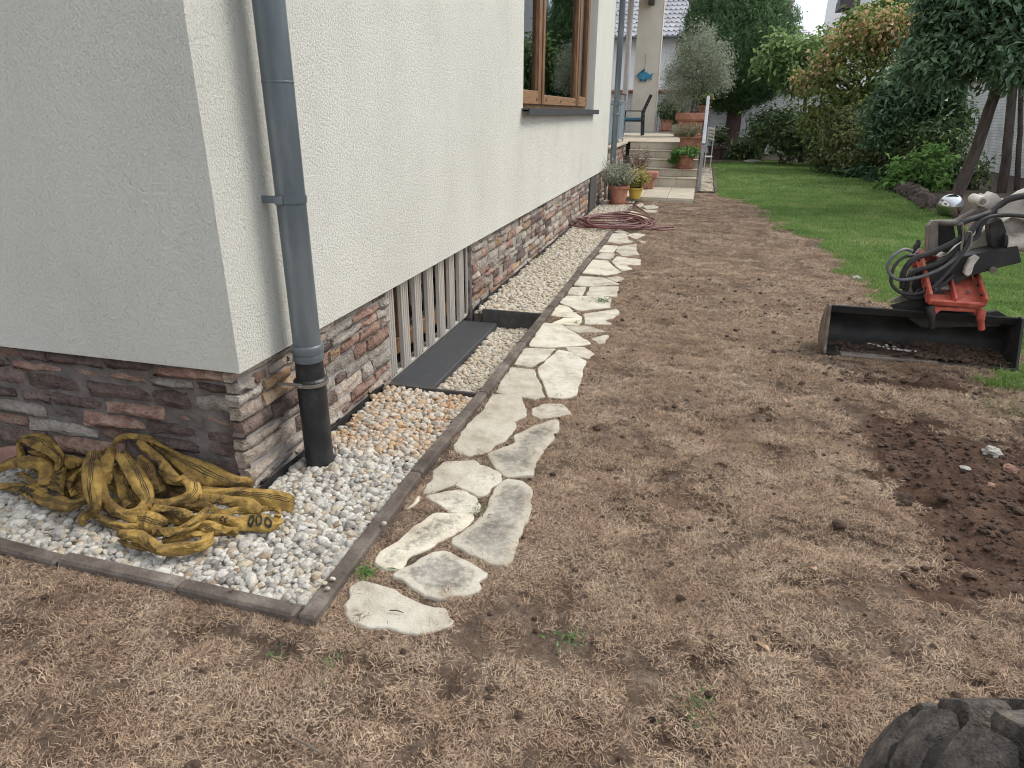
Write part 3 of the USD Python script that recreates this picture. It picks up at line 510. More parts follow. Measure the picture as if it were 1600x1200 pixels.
def quat_yaw_tilt(rs, n, tilt):
    a = rs.uniform(0, 2*np.pi, n); t = rs.normal(0, tilt, n); d = rs.uniform(0, 2*np.pi, n)
    qa = np.stack([np.cos(a/2), 0*a, 0*a, np.sin(a/2)], 1); qt = np.stack([np.cos(t/2), np.sin(t/2)*np.cos(d), np.sin(t/2)*np.sin(d), 0*t], 1)
    w1, x1, y1, z1 = qt.T; w2, x2, y2, z2 = qa.T
    return np.stack([w1*w2-x1*x2-y1*y2-z1*z2, w1*x2+x1*w2+y1*z2-z1*y2, w1*y2-x1*z2+y1*w2+z1*x2, w1*z2+x1*y2-y1*x2+z1*w2], 1)
def gravel(name, rects, z, size, mat, label, seed, layers=3, skip=None, mound=0.012):
    rs = np.random.default_rng(seed); P = []
    for (x0, x1, y0, y1) in rects:
        for L in range(layers):
            st = size*0.70*(1+0.25*(L == layers-1))
            gx_, gy_ = np.meshgrid(np.arange(x0, x1, st), np.arange(y0, y1, st)); gx_ = gx_.ravel()+rs.normal(0, st*0.33, gx_.size); gy_ = gy_.ravel()+rs.normal(0, st*0.33, gy_.size)
            h = (meshkit.fbm(np.stack([gx_*5, gy_*5, 0*gx_], -1), 2, seed)-0.5)*2*mound
            P.append(np.stack([gx_, gy_, z-(layers-1-L)*size*0.42+h+rs.normal(0, size*0.10, gx_.size)-size*0.2], 1))
            ok = (gx_ > x0+0.004) & (gx_ < x1-0.004) & (gy_ > y0+0.004) & (gy_ < y1-0.004); P[-1] = P[-1][ok]
    P = np.vstack(P)
    if skip is not None: P = P[~skip(P[:, 0], P[:, 1])]
    n = len(P); p = '/World/'+name
    pi = instancer(p, [], rs.integers(0, 8, n), P, quat_yaw_tilt(rs, n, 0.45), size*np.exp(rs.normal(0.05, 0.26, n))*1.12, label, 'gravel')
    pi.CreatePrototypesRel().SetTargets(pebble_protos(p, mat))
pipe_skip = lambda x, y: np.hypot(x-PX, y-PY) < PR+0.008
gravel('white_pebbles', [(-2.0, 0.60, -0.605, -0.005), (0.0, 0.60, -0.005, 0.50)], -0.004, 0.030, 'pebble_white', 'grey white rounded pebbles under the yellow strap and around the downpipe foot', 21, skip=pipe_skip)
gravel('peach_pebbles', [(0.0, 0.60, 0.50, WELL0-0.012)], -0.004, 0.031, 'pebble_peach', 'peach and white pebbles between the downpipe and the cellar grille', 22)
gravel('well_pebbles', [(0.22, 0.60, WELL0+0.012, WELL1)], -0.12, 0.031, 'pebble_cream', 'cream pebbles sunk in the light well before the cellar grille', 23)
gravel('cream_pebbles', [(0.0, 0.60, WELL1+0.03, 11.4)], -0.004, 0.034, 'pebble_cream', 'cream pebbles in the long bed beyond the light well', 24, layers=2)
rs = np.random.default_rng(9)
LP = {507: 'whitish pebble on the near kerb corner, left of a pair', 512: 'whitish pebble on the near kerb corner, lower of a pair', 470: 'whitish pebble on the front kerb next to its near corner', 365: 'whitish pebble on the front kerb below the yellow strap', 520: 'whitish pebble on the kerb just beyond the near corner', 600: 'whitish pebble on the kerb beside the long weathered flagstone'}
for px, py in [(507, 912), (512, 920), (470, 925), (365, 918), (520, 905), (600, 818)]:      # a few that rolled onto the kerb
    q = onz(px, py, 0.045); v, f = blob(q+[0, 0, 0.002], np.array([1, 0.75, 0.6])*rs.uniform(0.008, 0.012), px, 0.3, 2, 1.4); solo('loose_pebble', (v, f), 'pebble_cream', LP[px], 'pebble', smooth=True, group='pebbles on the kerb')

# ------------------------------------------------------------------ flagstone path
def zpts(s, ox, oy, pts): return [(ox+a/s, oy+b/s) for a, b in pts]
A5 = lambda p: zpts(5, 440, 820, p); A3 = lambda p: zpts(3.2, 500, 700, p); B3 = lambda p: zpts(3, 480, 360, p); C5 = lambda p: zpts(5.217, 740, 330, p); D6 = lambda p: zpts(6, 860, 230, p)
FLAGS = [
 (A5([(540, 480), (625, 435), (700, 455), (880, 505), (960, 560), (1130, 630), (1270, 660), (1285, 720), (1340, 765), (1260, 800), (1080, 835), (930, 815), (860, 785), (680, 790), (560, 745), (515, 690), (505, 620), (545, 560)]), 0.25),
 (A5([(865, 385), (1000, 320), (1080, 260), (1190, 205), (1300, 200), (1390, 260), (1480, 300), (1595, 380), (1530, 430), (1550, 490), (1400, 530), (1250, 550), (1130, 535), (1050, 490), (950, 420)]), 1.0),
 (A3([(570, 322), (770, 330), (740, 375), (560, 480), (430, 540), (400, 600), (320, 590), (285, 565), (310, 520), (420, 440), (500, 370)]), 0.85),
 (A3([(935, 152), (1010, 165), (1050, 190), (1045, 300), (1010, 410), (985, 440), (950, 550), (930, 575), (870, 575), (750, 520), (660, 470), (665, 445), (760, 390), (830, 310), (880, 200)]), 1.0),
 (A3([(530, 235), (690, 203), (770, 240), (795, 280), (785, 310), (730, 325), (640, 310), (590, 275)]), 0.75),
 (A3([(680, 180), (805, 82), (905, 125), (900, 155), (820, 225), (795, 232)]), 0.6),
 (A3([(515, 225), (535, 180), (575, 150), (570, 110), (620, 68), (770, 55), (790, 70), (760, 110), (660, 180), (560, 215)]), 0.1),
 (A3([(440, 295), (470, 250), (500, 228), (508, 260), (470, 285)]), 0.1),
 (B3([(845, 1045), (980, 990), (975, 960), (1050, 920), (1170, 882), (1175, 930), (1130, 990), (1070, 1080), (1050, 1140), (940, 1150), (890, 1110)]), 0.95),
 (B3([(870, 762), (1000, 775), (1010, 815), (1028, 860), (970, 890), (975, 920), (930, 975), (870, 1000), (840, 1035), (760, 1050), (695, 1035), (695, 1000), (760, 900), (830, 840)]), 0.05),
 (B3([(1055, 860), (1060, 830), (1110, 812), (1195, 810), (1235, 855), (1150, 870), (1090, 880)]), 0.6),
 (B3([(900, 720), (960, 640), (1060, 650), (1095, 740), (1105, 775), (1070, 790), (1000, 775), (890, 755)]), 0.1),
 (B3([(1080, 645), (1180, 557), (1240, 570), (1305, 610), (1290, 650), (1260, 770), (1225, 780), (1135, 780), (1105, 700)]), 0.55),
 (B3([(970, 625), (1020, 550), (1160, 553), (1110, 600), (1050, 635)]), 0.05),
 (B3([(1210, 545), (1300, 545), (1340, 575), (1320, 597), (1260, 585)]), 0.5),
 (B3([(1040, 540), (1110, 430), (1190, 440), (1330, 525), (1300, 535), (1130, 545)]), 0.05),
 (B3([(1200, 445), (1310, 445), (1395, 470), (1270, 475)]), 0.5), (B3([(1335, 505), (1410, 485), (1395, 520), (1370, 530)]), 0.2),
 (B3([(1145, 435), (1200, 410), (1285, 408), (1275, 440)]), 0.1), (B3([(1145, 395), (1180, 345), (1220, 355), (1285, 405), (1200, 405)]), 0.1),
 (C5([(705, 740), (760, 685), (1040, 690), (1115, 700), (1110, 780), (870, 805)]), 0.05), (C5([(890, 835), (1170, 795), (1185, 825), (1130, 870), (1060, 880), (1130, 915), (910, 918), (915, 860)]), 0.35),
 (C5([(765, 670), (800, 615), (915, 613), (880, 683)]), 0.1), (C5([(920, 675), (960, 612), (1180, 610), (1160, 690), (950, 685)]), 0.1),
 (C5([(820, 600), (870, 525), (1060, 540), (1190, 590), (950, 608)]), 0.05), (C5([(1085, 540), (1180, 525), (1225, 545), (1170, 572)]), 0.2),
 (C5([(890, 500), (975, 392), (1090, 400), (1140, 450), (1210, 493), (1080, 518)]), 0.05), (C5([(1130, 405), (1170, 365), (1360, 390), (1355, 435), (1230, 435), (1290, 465), (1215, 485), (1160, 440)]), 0.5),
 (C5([(990, 378), (1040, 338), (1150, 340), (1140, 370), (1080, 385)]), 0.1), (C5([(1020, 330), (1070, 272), (1170, 280), (1135, 335)]), 0.1),
 (C5([(1165, 325), (1180, 285), (1330, 262), (1320, 310), (1345, 350), (1220, 365)]), 0.55), (C5([(1090, 250), (1130, 178), (1240, 180), (1260, 230), (1310, 245), (1200, 262)]), 0.05),
 (D6([(600, 790), (640, 765), (760, 810), (690, 806)]), 0.1), (D6([(820, 870), (890, 880), (880, 905)]), 0.1), (D6([(715, 822), (800, 800), (890, 815), (800, 855)]), 0.2),
 (D6([(800, 540), (860, 520), (880, 540), (830, 560)]), 0.2), (D6([(870, 550), (960, 535), (1015, 555), (980, 580), (900, 575)]), 0.2),
 (D6([(840, 580), (1000, 590), (990, 605), (890, 615)]), 0.2), (D6([(700, 640), (760, 595), (850, 620), (920, 660), (900, 690), (800, 680)]), 0.1)]
path = UsdGeom.Xform.Define(stage, '/World/path'); setd(path.GetPrim(), kind='structure')
FLAGPOLY = []
def flagstone(pts, stain, seed):
    rs = np.random.default_rng(seed)
    g = Polygon([onz(*q, 0.012)[:2] for q in pts]).buffer(0)
    if g.geom_type != 'Polygon': g = max(g.geoms, key=lambda a: a.area)
    g = g.buffer(-0.008).buffer(0.017) if g.area > 0.01 else g
    if g.geom_type != 'Polygon': g = max(g.geoms, key=lambda a: a.area)
    FLAGPOLY.append(g); st = 0.018 if g.centroid.y < 2.5 else 0.04
    L = g.exterior.length; n = int(L/st); O = np.array([g.exterior.interpolate(k*L/n).coords[0] for k in range(n)])
    nz = meshkit.fbm(np.stack([O[:, 0]*18, O[:, 1]*18, O[:, 0]*0+seed], -1), 3, 2)-0.5
    T = np.roll(O, -1, 0)-np.roll(O, 1, 0); T /= np.linalg.norm(T, axis=1, keepdims=True); N = np.stack([T[:, 1], -T[:, 0]], 1)
    if not g.exterior.is_ccw: N = -N
    O = O+N*(nz[:, None]*0.024)
    rings = [(O+N*0.002, -0.06, 0), (O, 0.003, 0), (O-N*0.004, 0.008, 0), (O-N*0.009, 0.0095, 0)]
    V = [np.column_stack([r, np.full(n, z)]) for r, z, e in rings]
    inner = Polygon(rings[-1][0]).buffer(0); inn = inner if inner.geom_type == 'Polygon' else max(inner.geoms, key=lambda a: a.area)
    bxx = inn.bounds; gs = 0.03 if g.centroid.y < 2.5 else 0.07
    X, Yv = np.meshgrid(np.arange(bxx[0], bxx[2], gs), np.arange(bxx[1], bxx[3], gs)); X, Yv = X.ravel()+rs.normal(0, gs*0.15, X.size), Yv.ravel()+rs.normal(0, gs*0.15, Yv.size)
    sh = inn.buffer(-gs*0.45); k = contains_xy(sh, X, Yv); I = np.stack([X[k], Yv[k]], 1) if k.any() else np.zeros((0, 2))
    allp = np.vstack([rings[-1][0], I]); tri = Delaunay(allp).simplices; cen = allp[tri].mean(1); tri = tri[contains_xy(inn, cen[:, 0], cen[:, 1])]
    d = allp[tri]; ar = (d[:, 1, 0]-d[:, 0, 0])*(d[:, 2, 1]-d[:, 0, 1])-(d[:, 1, 1]-d[:, 0, 1])*(d[:, 2, 0]-d[:, 0, 0]); tri[ar < 0] = tri[ar < 0][:, ::-1]
    zi = 0.0095+(meshkit.fbm(np.column_stack([I*6, np.full(len(I), seed*1.0)]), 3, 3)-0.5)*0.010
    Vt_ = np.vstack(V+[np.column_stack([I, zi])]); F = [tri+3*n]
    ccw = g.exterior.is_ccw; kk = np.arange(n); k2 = (kk+1) % n
    for r in range(3):
        q = np.vstack([np.stack([r*n+kk, r*n+k2, (r+1)*n+k2], 1), np.stack([r*n+kk, (r+1)*n+k2, (r+1)*n+kk], 1)]); F.append(q if ccw else q[:, ::-1])
    ext = g.exterior; dist = np.array([ext.distance(Point(*p)) for p in I]) if len(I) else np.zeros(0)
    stv = np.concatenate([np.zeros(4*n)-0.25, np.clip(dist/0.06, 0, 1)*0.80*stain+(stain-1)*0.80+0.20])
    part('/World/path', 'flagstone', (Vt_, np.vstack(F)), 'flagstone', smooth=True, prim={'stain': stv})
for k, (pts, st) in enumerate(FLAGS): flagstone(pts, st, 100+k)

# ------------------------------------------------------------------ dry grass, lawn
def tuft(path, mat, seed, n, R, lmin, lmax, w, tilt, bend):
    rs = np.random.default_rng(seed); r = R*np.sqrt(rs.random(n)); a = rs.uniform(0, 2*np.pi, n); b = np.stack([r*np.cos(a), r*np.sin(a), -0.004+0*r], 1)
    el = np.clip(rs.normal(tilt, 0.28, n), 0.03, 1.5); az = rs.uniform(0, 2*np.pi, n); L = rs.uniform(lmin, lmax, n)
    d = np.stack([np.cos(el)*np.cos(az), np.cos(el)*np.sin(az), np.sin(el)], 1); s = np.stack([-np.sin(az), np.cos(az), 0*az], 1)*(w*rs.uniform(0.6, 1.3, n))[:, None]
    dn = np.array([0, 0, 1.0])*(L*bend*rs.uniform(0.2, 1.4, n))[:, None]+s/w*(rs.normal(0, 0.11, n)*L)[:, None]
    m = b+d*(L*0.55)[:, None]; t = b+d*L[:, None]-dn; m[:, 2] = np.maximum(m[:, 2], 0.001); t[:, 2] = np.maximum(t[:, 2], 0.0)
    V = np.stack([b-s/2, b+s/2, m+s*0.42, m-s*0.42, t], 1).reshape(-1, 3); i = np.arange(n)[:, None]*5
    F = np.stack([i+[0, 1, 2], i+[0, 2, 3], i+[3, 2, 4]], 1).reshape(-1, 3)
    m = usdkit.mesh(stage, path, (V, F), MATS[mat]); UsdGeom.PrimvarsAPI(m).CreatePrimvar('rnd', Sdf.ValueTypeNames.FloatArray, 'vertex').Set(Vt.FloatArray.FromNumpy(np.repeat(rs.random(n), 5).astype(np.float32))); return path
flag_all = [g.buffer(-0.012) for g in FLAGPOLY]
def on_flags(x, y):
    k = np.zeros(len(x), bool)
    for g in flag_all: k |= contains_xy(g, x, y)
    return k
def visible(x, y, m=90):
    q = np.stack([x-CAM[0], y-CAM[1], 0*x-CAM[2]], 1); z = q@CF; px = 800+FPX*(q@CR)/z; py = 600-FPX*(q@CU)/z
    return (z > 0.2) & (px > -m*2) & (px < 1600+m*2) & (py < 1200+m*3)
def field(name, mat, rows, keep, label, category, protos, seed):
    rs = np.random.default_rng(seed); P, Sx = [], []
    for (x0, x1, y0, y1, st, sc) in rows:
        X, Y = np.meshgrid(np.arange(x0, x1, st), np.arange(y0, y1, st)); X, Y = X.ravel()+rs.uniform(-st/2, st/2, X.size), Y.ravel()+rs.uniform(-st/2, st/2, Y.size)
        k = visible(X, Y); X, Y = X[k], Y[k]; k = rs.random(len(X)) < keep(X, Y); X, Y = X[k], Y[k]
        P.append(np.stack([X, Y, gz(X, Y)+0.003], 1)); Sx.append(np.stack([np.full(len(X), sc), np.full(len(X), sc), np.full(len(X), min(sc, 1.35))], 1)*rs.uniform(0.75, 1.25, (len(X), 1)))
    P, Sx = np.vstack(P), np.vstack(Sx); n = len(P); p = '/World/'+name
    pi = instancer(p, [], rs.integers(0, len(protos), n), P, quat_yaw_tilt(rs, n, 0.06), Sx, label, category)
    pi.CreatePrototypesRel().SetTargets([tuft(f'{p}/proto_{k}', mat, seed*50+k, *a) for k, a in enumerate(protos)])
    print(name, n)
def slab_area(x, y): return ((x > 0.45) & (x < 1.75) & (y > 11.4) & (y < 15.5)) | ((x > 1.75) & (x < 2.2) & (y > 13.4) & (y < 21))
def straw_keep(x, y):
    s, sc, lw = soil_w(x, y), scrape_w(x, y), lawn_w(x, y)
    n = meshkit.fbm(np.stack([x*4, y*4, 0*x], -1), 3, 17)
    k = np.clip(1.08-1.12*s-0.8*sc*(n < 0.58), 0.0, 1)*np.clip(1.15-lw*1.05, 0.0, 1)*np.clip((n-0.26)*6, 0.35, 1)
    k = k*np.clip(0.85+0.15*(y+1.4)/2.2, 0.85, 1.0)*np.where(n < 0.42, 0.85, 1.0)
    k = np.where(in_bed(x-0.03, y+0.02) | slab_area(x, y) | on_flags(x, y), 0, k)
    return np.where((x > 0.62) & (x < 0.95) & (y > 0.2), k*0.45, k)
tp = [(115, 0.05, 0.012, 0.036, 0.0018, 0.22, 0.18), (100, 0.055, 0.014, 0.040, 0.0016, 0.16, 0.15), (125, 0.05, 0.008, 0.028, 0.0019, 0.2, 0.15), (90, 0.05, 0.014, 0.046, 0.0016, 0.35, 0.3), (120, 0.055, 0.010, 0.034, 0.0020, 0.14, 0.12), (100, 0.045, 0.010, 0.030, 0.0015, 0.42, 0.25)]
field('dry_grass', 'straw', [(-2.6, 4.4, -1.9, 1.2, 0.036, 0.95), (0.6, 4.6, 1.2, 3.6, 0.044, 1.15), (0.6, 4.8, 3.6, 7.0, 0.07, 1.7), (0.6, 5.5, 7.0, 15, 0.12, 2.6)], straw_keep, 'short dead straw coloured grass over the scraped ground', 'grass', tp, 1)
gp = [(60, 0.05, 0.025, 0.06, 0.0035, 1.0, 0.35), (70, 0.06, 0.02, 0.05, 0.004, 0.8, 0.3), (55, 0.05, 0.03, 0.07, 0.0035, 1.1, 0.4)]
def lawn_keep(x, y):
    n = meshkit.fbm(np.stack([x*2.5, y*2.5, 0*x], -1), 3, 19)
    return np.where(slab_area(x, y) | in_bed(x, y), 0, np.clip(lawn_w(x, y)*1.5-0.35, 0, 1)*np.clip((n-0.22)*5, 0.5, 1))
field('lawn', 'lawn_blade', [(2.8, 5.5, 2.4, 7, 0.05, 1.15), (2.2, 7.2, 7, 14, 0.085, 1.7), (2.0, 8, 14, 25, 0.14, 2.6)], lawn_keep, 'mown green grass on the uncut half of the garden', 'grass', gp, 2)

# ------------------------------------------------------------------ yellow lifting strap heaped on the pebbles
strap = thing('lifting_strap', 'long dirty yellow webbing strap with black stripes heaped on the pebbles by the house corner', 'strap', (-0.45, -0.3, 0))
RIB = []
def zp(q, off):
    return onz(off[0]+q[0]/5.715, off[1]+q[1]/5.715, q[2])
def ribbon(edgeA, edgeB, z, off, dz=0.03, th=0.011, stripes=True, seed=0):
    """A flattened tube of webbing between two edge lines; edges given on the photo's zoomed crop, heights in z."""
    n = 40
    def rs_(e, zz):
        t = np.linspace(0, 1, len(e)); zt = np.interp(t, np.linspace(0, 1, len(zz)), zz)
        P = spline([zp((a, b, c), off) for (a, b), c in zip(e, zt)], 10)
        s = np.concatenate([[0], np.cumsum(np.linalg.norm(np.diff(P, axis=0), axis=1))]); s /= s[-1]
        return np.stack([np.interp(np.linspace(0, 1, n), s, P[:, k]) for k in range(3)], 1)
    A, B = rs_(edgeA, np.array(z)+dz), rs_(edgeB, np.maximum(np.array(z)-dz, 0.008))
    Cn = (A+B)/2; A, B = Cn+(A-Cn)*1.13, Cn+(B-Cn)*1.13; A[:, 2] = np.maximum(A[:, 2], 0.006); B[:, 2] = np.maximum(B[:, 2], 0.006)
    Wd = B-A; T = np.gradient((A+B)/2, axis=0); Nn = np.cross(T, Wd); Nn /= np.maximum(np.linalg.norm(Nn, axis=1, keepdims=True), 1e-9)
    Nn[(Nn*(CAM-(A+B)/2)).sum(1) < 0] *= -1
    m = 13; v = np.linspace(0, 1, m); belly = np.sqrt(np.clip(1-np.abs(2*v-1)**3.5, 0, 1))
    U = np.linspace(0, 1, n)
    P0 = A[:, None]+Wd[:, None]*v[None, :, None]
    wr = meshkit.fbm(np.stack([U[:, None]*7+0*v[None], v[None]*2.2+0*U[:, None], np.full((n, m), seed*3.7)], -1), 3, 2)-0.5
    wr2 = meshkit.fbm(np.stack([U[:, None]*16+v[None]*2, v[None]*5+0*U[:, None], np.full((n, m), seed*1.7)], -1), 2, 5)-0.5
    hgt = (th*0.75*belly[None]+wr*0.042*belly[None]+wr2*0.022*belly[None]+0.010*np.cos(np.pi*(v-0.5))[None]-0.004)
    top = P0+Nn[:, None]*hgt[..., None]; bot = P0-Nn[:, None]*(th*belly[None]*0.9+0.001)[..., None]
    V = np.concatenate([top, bot[:, ::-1][:, 1:-1]], 1); k = V.shape[1]
    i = np.arange(n-1)[:, None]*k; j = np.arange(k)[None]; j2 = (j+1) % k
    q = np.stack([i+j, i+k+j, i+k+j2, i+j2], -1).reshape(-1, 4); F = np.vstack([q[:, [0, 1, 2]], q[:, [0, 2, 3]]])
    VV = V.reshape(-1, 3); caps = []
    for e, r in ((0, range(k)), (n-1, range(k))):
        c = len(VV); VV = np.vstack([VV, V[e].mean(0)[None]]); rr = e*k+np.arange(k)
        caps.append(np.stack([rr, np.roll(rr, -1), np.full(k, c)], 1) if e == 0 else np.stack([np.roll(rr, -1), rr, np.full(k, c)], 1))
    VV[:, 2] = np.maximum(VV[:, 2], 0.004)
    part(strap, 'strap_fold', (VV, np.vstack([F]+caps)), 'strap', smooth=70)
    if stripes:
        w = np.linalg.norm(Wd, axis=1).mean()
        for c in (0.40, 0.5, 0.60):
            vv = np.array([c-0.016, c, c+0.016]); pts = []
            for x in vv:
                a = min(int(x*(m-1)), m-2); t = x*(m-1)-a; pts.append(top[:, a]*(1-t)+top[:, a+1]*t+Nn*0.0017)
            pts = np.stack(pts, 1); ii_ = np.arange(n-1)[:, None]*3+np.arange(2)[None]; q = np.stack([ii_, ii_+3, ii_+4, ii_+1], -1).reshape(-1, 4)
            P1 = pts.reshape(-1, 3); P1[:, 2] = np.maximum(P1[:, 2], 0.0055)
            part(strap, 'stripe', (P1, q), 'print_black', smooth=True)
    def at(u, x):
        i = min(max(u, 0), 0.999)*(n-1); a = int(i); t = i-a; b = min(max(x, 0), 0.999)*(m-1); c = int(b); s = b-c
        f = lambda r: (top[r, c]*(1-s)+top[r, c+1]*s)+Nn[r]*0.003
        return f(a)*(1-t)+f(a+1)*t
    return at
OA, OB = (0, 670), (220, 670)
# under-layers filling the heap
ribbon([(560, 300), (700, 260), (860, 330), (1000, 420), (1150, 500), (1371, 560)], [(520, 420), (690, 400), (850, 470), (1000, 560), (1150, 640), (1371, 690)], [.05, .08, .09, .08, .06, .05], OA, 0.02, seed=41)
ribbon([(560, 480), (700, 500), (860, 560), (1000, 620), (1200, 640)], [(560, 600), (700, 620), (860, 690), (1000, 760), (1200, 780)], [.03, .04, .04, .04, .04], OA, 0.018, seed=42)
ribbon([(120, 560), (260, 560), (420, 620), (600, 640)], [(110, 660), (260, 680), (420, 720), (600, 760)], [.05, .045, .04, .035], OB, 0.018, seed=43)
ribbon([(200, 400), (400, 480), (600, 520), (780, 540)], [(160, 520), (380, 600), (600, 610), (780, 610)], [.05, .05, .045, .04], OB, 0.02, seed=44)
ribbon([(0, 640), (140, 690), (300, 740), (520, 790)], [(-40, 760), (120, 800), (300, 850), (520, 880)], [.035, .035, .03, .03], OB, 0.014, seed=45)
ribbon([(300, 300), (420, 330), (560, 380), (700, 440)], [(250, 400), (400, 440), (560, 490), (690, 520)], [.07, .06, .05, .04], OB, 0.02, seed=46)
ribbon([(330, 330), (440, 340), (560, 330), (700, 290)], [(330, 440), (440, 460), (560, 470), (700, 430)], [.04, .05, .05, .06], OA, 0.02, seed=47)
# lowest layers first
f_bot = ribbon([(880, 750), (950, 790), (1050, 830), (1170, 850), (1260, 850)], [(850, 790), (930, 865), (1040, 905), (1150, 915), (1250, 880)], [.03, .03, .03], OA, 0.014, seed=1)
ribbon([(1080, 985), (1150, 1010), (1300, 1050), (1400, 1075)], [(1090, 1030), (1180, 1065), (1320, 1090), (1420, 1100)], [.018, .018], OA, 0.006, seed=2)
ribbon([(540, 560), (760, 538), (880, 524), (1040, 538), (1160, 545), (1280, 570), (1370, 605)], [(560, 605), (760, 612), (900, 635), (1050, 668), (1200, 702), (1320, 732), (1370, 700)], [.05, .05, .045, .04, .035, .03], OB, 0.02, 0.016, seed=3)
f_print = ribbon([(600, 775), (700, 765), (850, 792), (940, 770), (1080, 760), (1190, 795), (1235, 770)], [(560, 830), (700, 852), (880, 902), (960, 900), (1100, 915), (1200, 895), (1240, 840)], [.045, .045, .04, .04, .04], OB, 0.018, 0.014, False, seed=4)
ribbon([(1060, 690), (1150, 695), (1235, 712), (1245, 780)], [(1060, 720), (1140, 725), (1200, 740), (1215, 800)], [.045, .05, .05], OB, 0.012, 0.006, False, seed=5)
f_oth = ribbon([(0, 735), (90, 740), (180, 775), (250, 830)], [(-30, 870), (60, 925), (160, 905), (240, 865)], [.05, .05, .045], OB, 0.02, seed=6)
ribbon([(540, 815), (640, 830), (760, 880), (890, 895)], [(455, 895), (560, 935), (680, 960), (830, 945)], [.05, .045, .035], OB, 0.018, seed=7)
ribbon([(110, 685), (260, 698), (400, 720), (480, 775)], [(85, 725), (240, 760), (360, 805), (400, 840)], [.07, .07, .065], OB, 0.016, seed=8)
ribbon([(600, 945), (470, 912), (330, 945), (190, 985)], [(570, 990), (500, 965), (340, 1005), (190, 1030)], [.035, .035, .03], OB, 0.01, 0.008, False, seed=9)
ribbon([(-210, 915), (-60, 905), (20, 920), (80, 960), (180, 1035), (330, 1015), (460, 1012), (550, 990), (560, 945)], [(-150, 985), (-20, 1025), (60, 1080), (130, 1115), (230, 1138), (370, 1128), (500, 1095), (610, 1055), (648, 960)], [.045, .045, .045, .045, .045], OB, 0.02, 0.02, False, seed=10)
ribbon([(520, 600), (640, 598), (800, 608), (960, 620), (1045, 665), (1085, 725)], [(530, 650), (650, 655), (780, 690), (900, 715), (980, 755), (1060, 765)], [.075, .075, .07, .065], OB, 0.02, 0.018, False, seed=11)
ribbon([(390, 675), (480, 652), (600, 668), (720, 728), (860, 698), (970, 690)], [(390, 705), (490, 690), (600, 705), (700, 762), (860, 762), (975, 765)], [.06, .06, .055, .05], OB, 0.014, 0.010, False, seed=12)
ribbon([(580, 698), (500, 770), (420, 830), (330, 880), (200, 892), (100, 912)], [(630, 765), (560, 825), (480, 895), (360, 935), (230, 938), (120, 940)], [.09, .085, .075, .06, .055], OB, 0.016, seed=13)
# the long folds leaning on the wall
ribbon([(0, 58), (80, 68), (160, 128), (290, 188), (400, 238), (560, 288), (700, 348), (860, 428), (960, 438), (1015, 490)], [(0, 112), (80, 155), (180, 225), (290, 315), (380, 385), (470, 455), (600, 502), (740, 515), (870, 532), (975, 525)], [.20, .19, .17, .14, .11, .08, .06, .05], OB, 0.02, seed=14)
ribbon([(1010, 110), (1060, 60), (1150, 42), (1260, 60), (1371, 110)], [(1010, 160), (1080, 110), (1150, 90), (1250, 100), (1371, 150)], [.17, .20, .21, .20], OA, 0.012, 0.008, False, seed=15)
ribbon([(0, 230), (100, 300), (170, 430), (225, 545)], [(-40, 300), (0, 400), (80, 525), (140, 592)], [.18, .15, .11, .075], OB, 0.012, seed=16)
ribbon([(160, 290), (180, 380), (220, 470), (330, 495), (400, 490)], [(200, 300), (240, 380), (290, 450), (340, 460), (400, 450)], [.11, .09, .08, .09], OB, 0.01, 0.008, False, seed=17)
ribbon([(0, 98), (60, 158), (150, 228), (230, 308), (300, 390), (360, 460)], [(-30, 150), (40, 195), (100, 245), (180, 325), (270, 430), (310, 480)], [.21, .20, .18, .155, .13], OB, 0.014, 0.014, False, seed=18)
ribbon([(330, 440), (400, 490), (410, 560), (330, 605), (200, 640), (100, 640)], [(400, 420), (520, 500), (545, 600), (470, 655), (300, 685), (105, 675)], [.13, .12, .10, .09, .08, .07], OB, 0.014, 0.014, seed=19)
# the heap's front loops
ribbon([(1000, 355), (1040, 470), (1070, 600), (1105, 710)], [(1060, 300), (1180, 430), (1240, 570), (1290, 690)], [.16, .12, .08, .055], OA, 0.006, seed=20)
ribbon([(1030, 235), (1085, 330), (1150, 450), (1215, 560), (1270, 640), (1240, 700)], [(1125, 200), (1210, 290), (1295, 400), (1360, 520), (1374, 620), (1345, 710)], [.20, .18, .15, .12, .09, .075], OA, 0.006, 0.013, seed=21)
ribbon([(1290, 640), (1220, 705), (1130, 722), (1050, 695), (980, 620), (940, 540), (915, 495)], [(1374, 650), (1300, 770), (1200, 845), (1080, 800), (960, 735), (900, 640), (890, 550)], [.085, .07, .06, .06, .07, .10, .12], OA, 0.022, 0.018, False, seed=22)
ribbon([(780, 222), (745, 300), (735, 420), (745, 560), (790, 660), (780, 720), (700, 780), (690, 840)], [(905, 220), (922, 300), (908, 450), (892, 600), (888, 700), (850, 765), (780, 805), (765, 850)], [.20, .19, .17, .13, .09, .05, .035, .025], OA, 0.004, 0.015, seed=23)
ribbon([(900, 220), (915, 330), (905, 420), (905, 510)], [(1035, 180), (1015, 300), (1000, 400), (955, 470)], [.215, .19, .16, .13], OA, 0.004, 0.016, False, seed=24)
ribbon([(905, 215), (960, 165), (1030, 180)], [(930, 260), (970, 215), (1010, 230)], [.21, .225, .215], OA, 0.008, 0.012, False, seed=25)
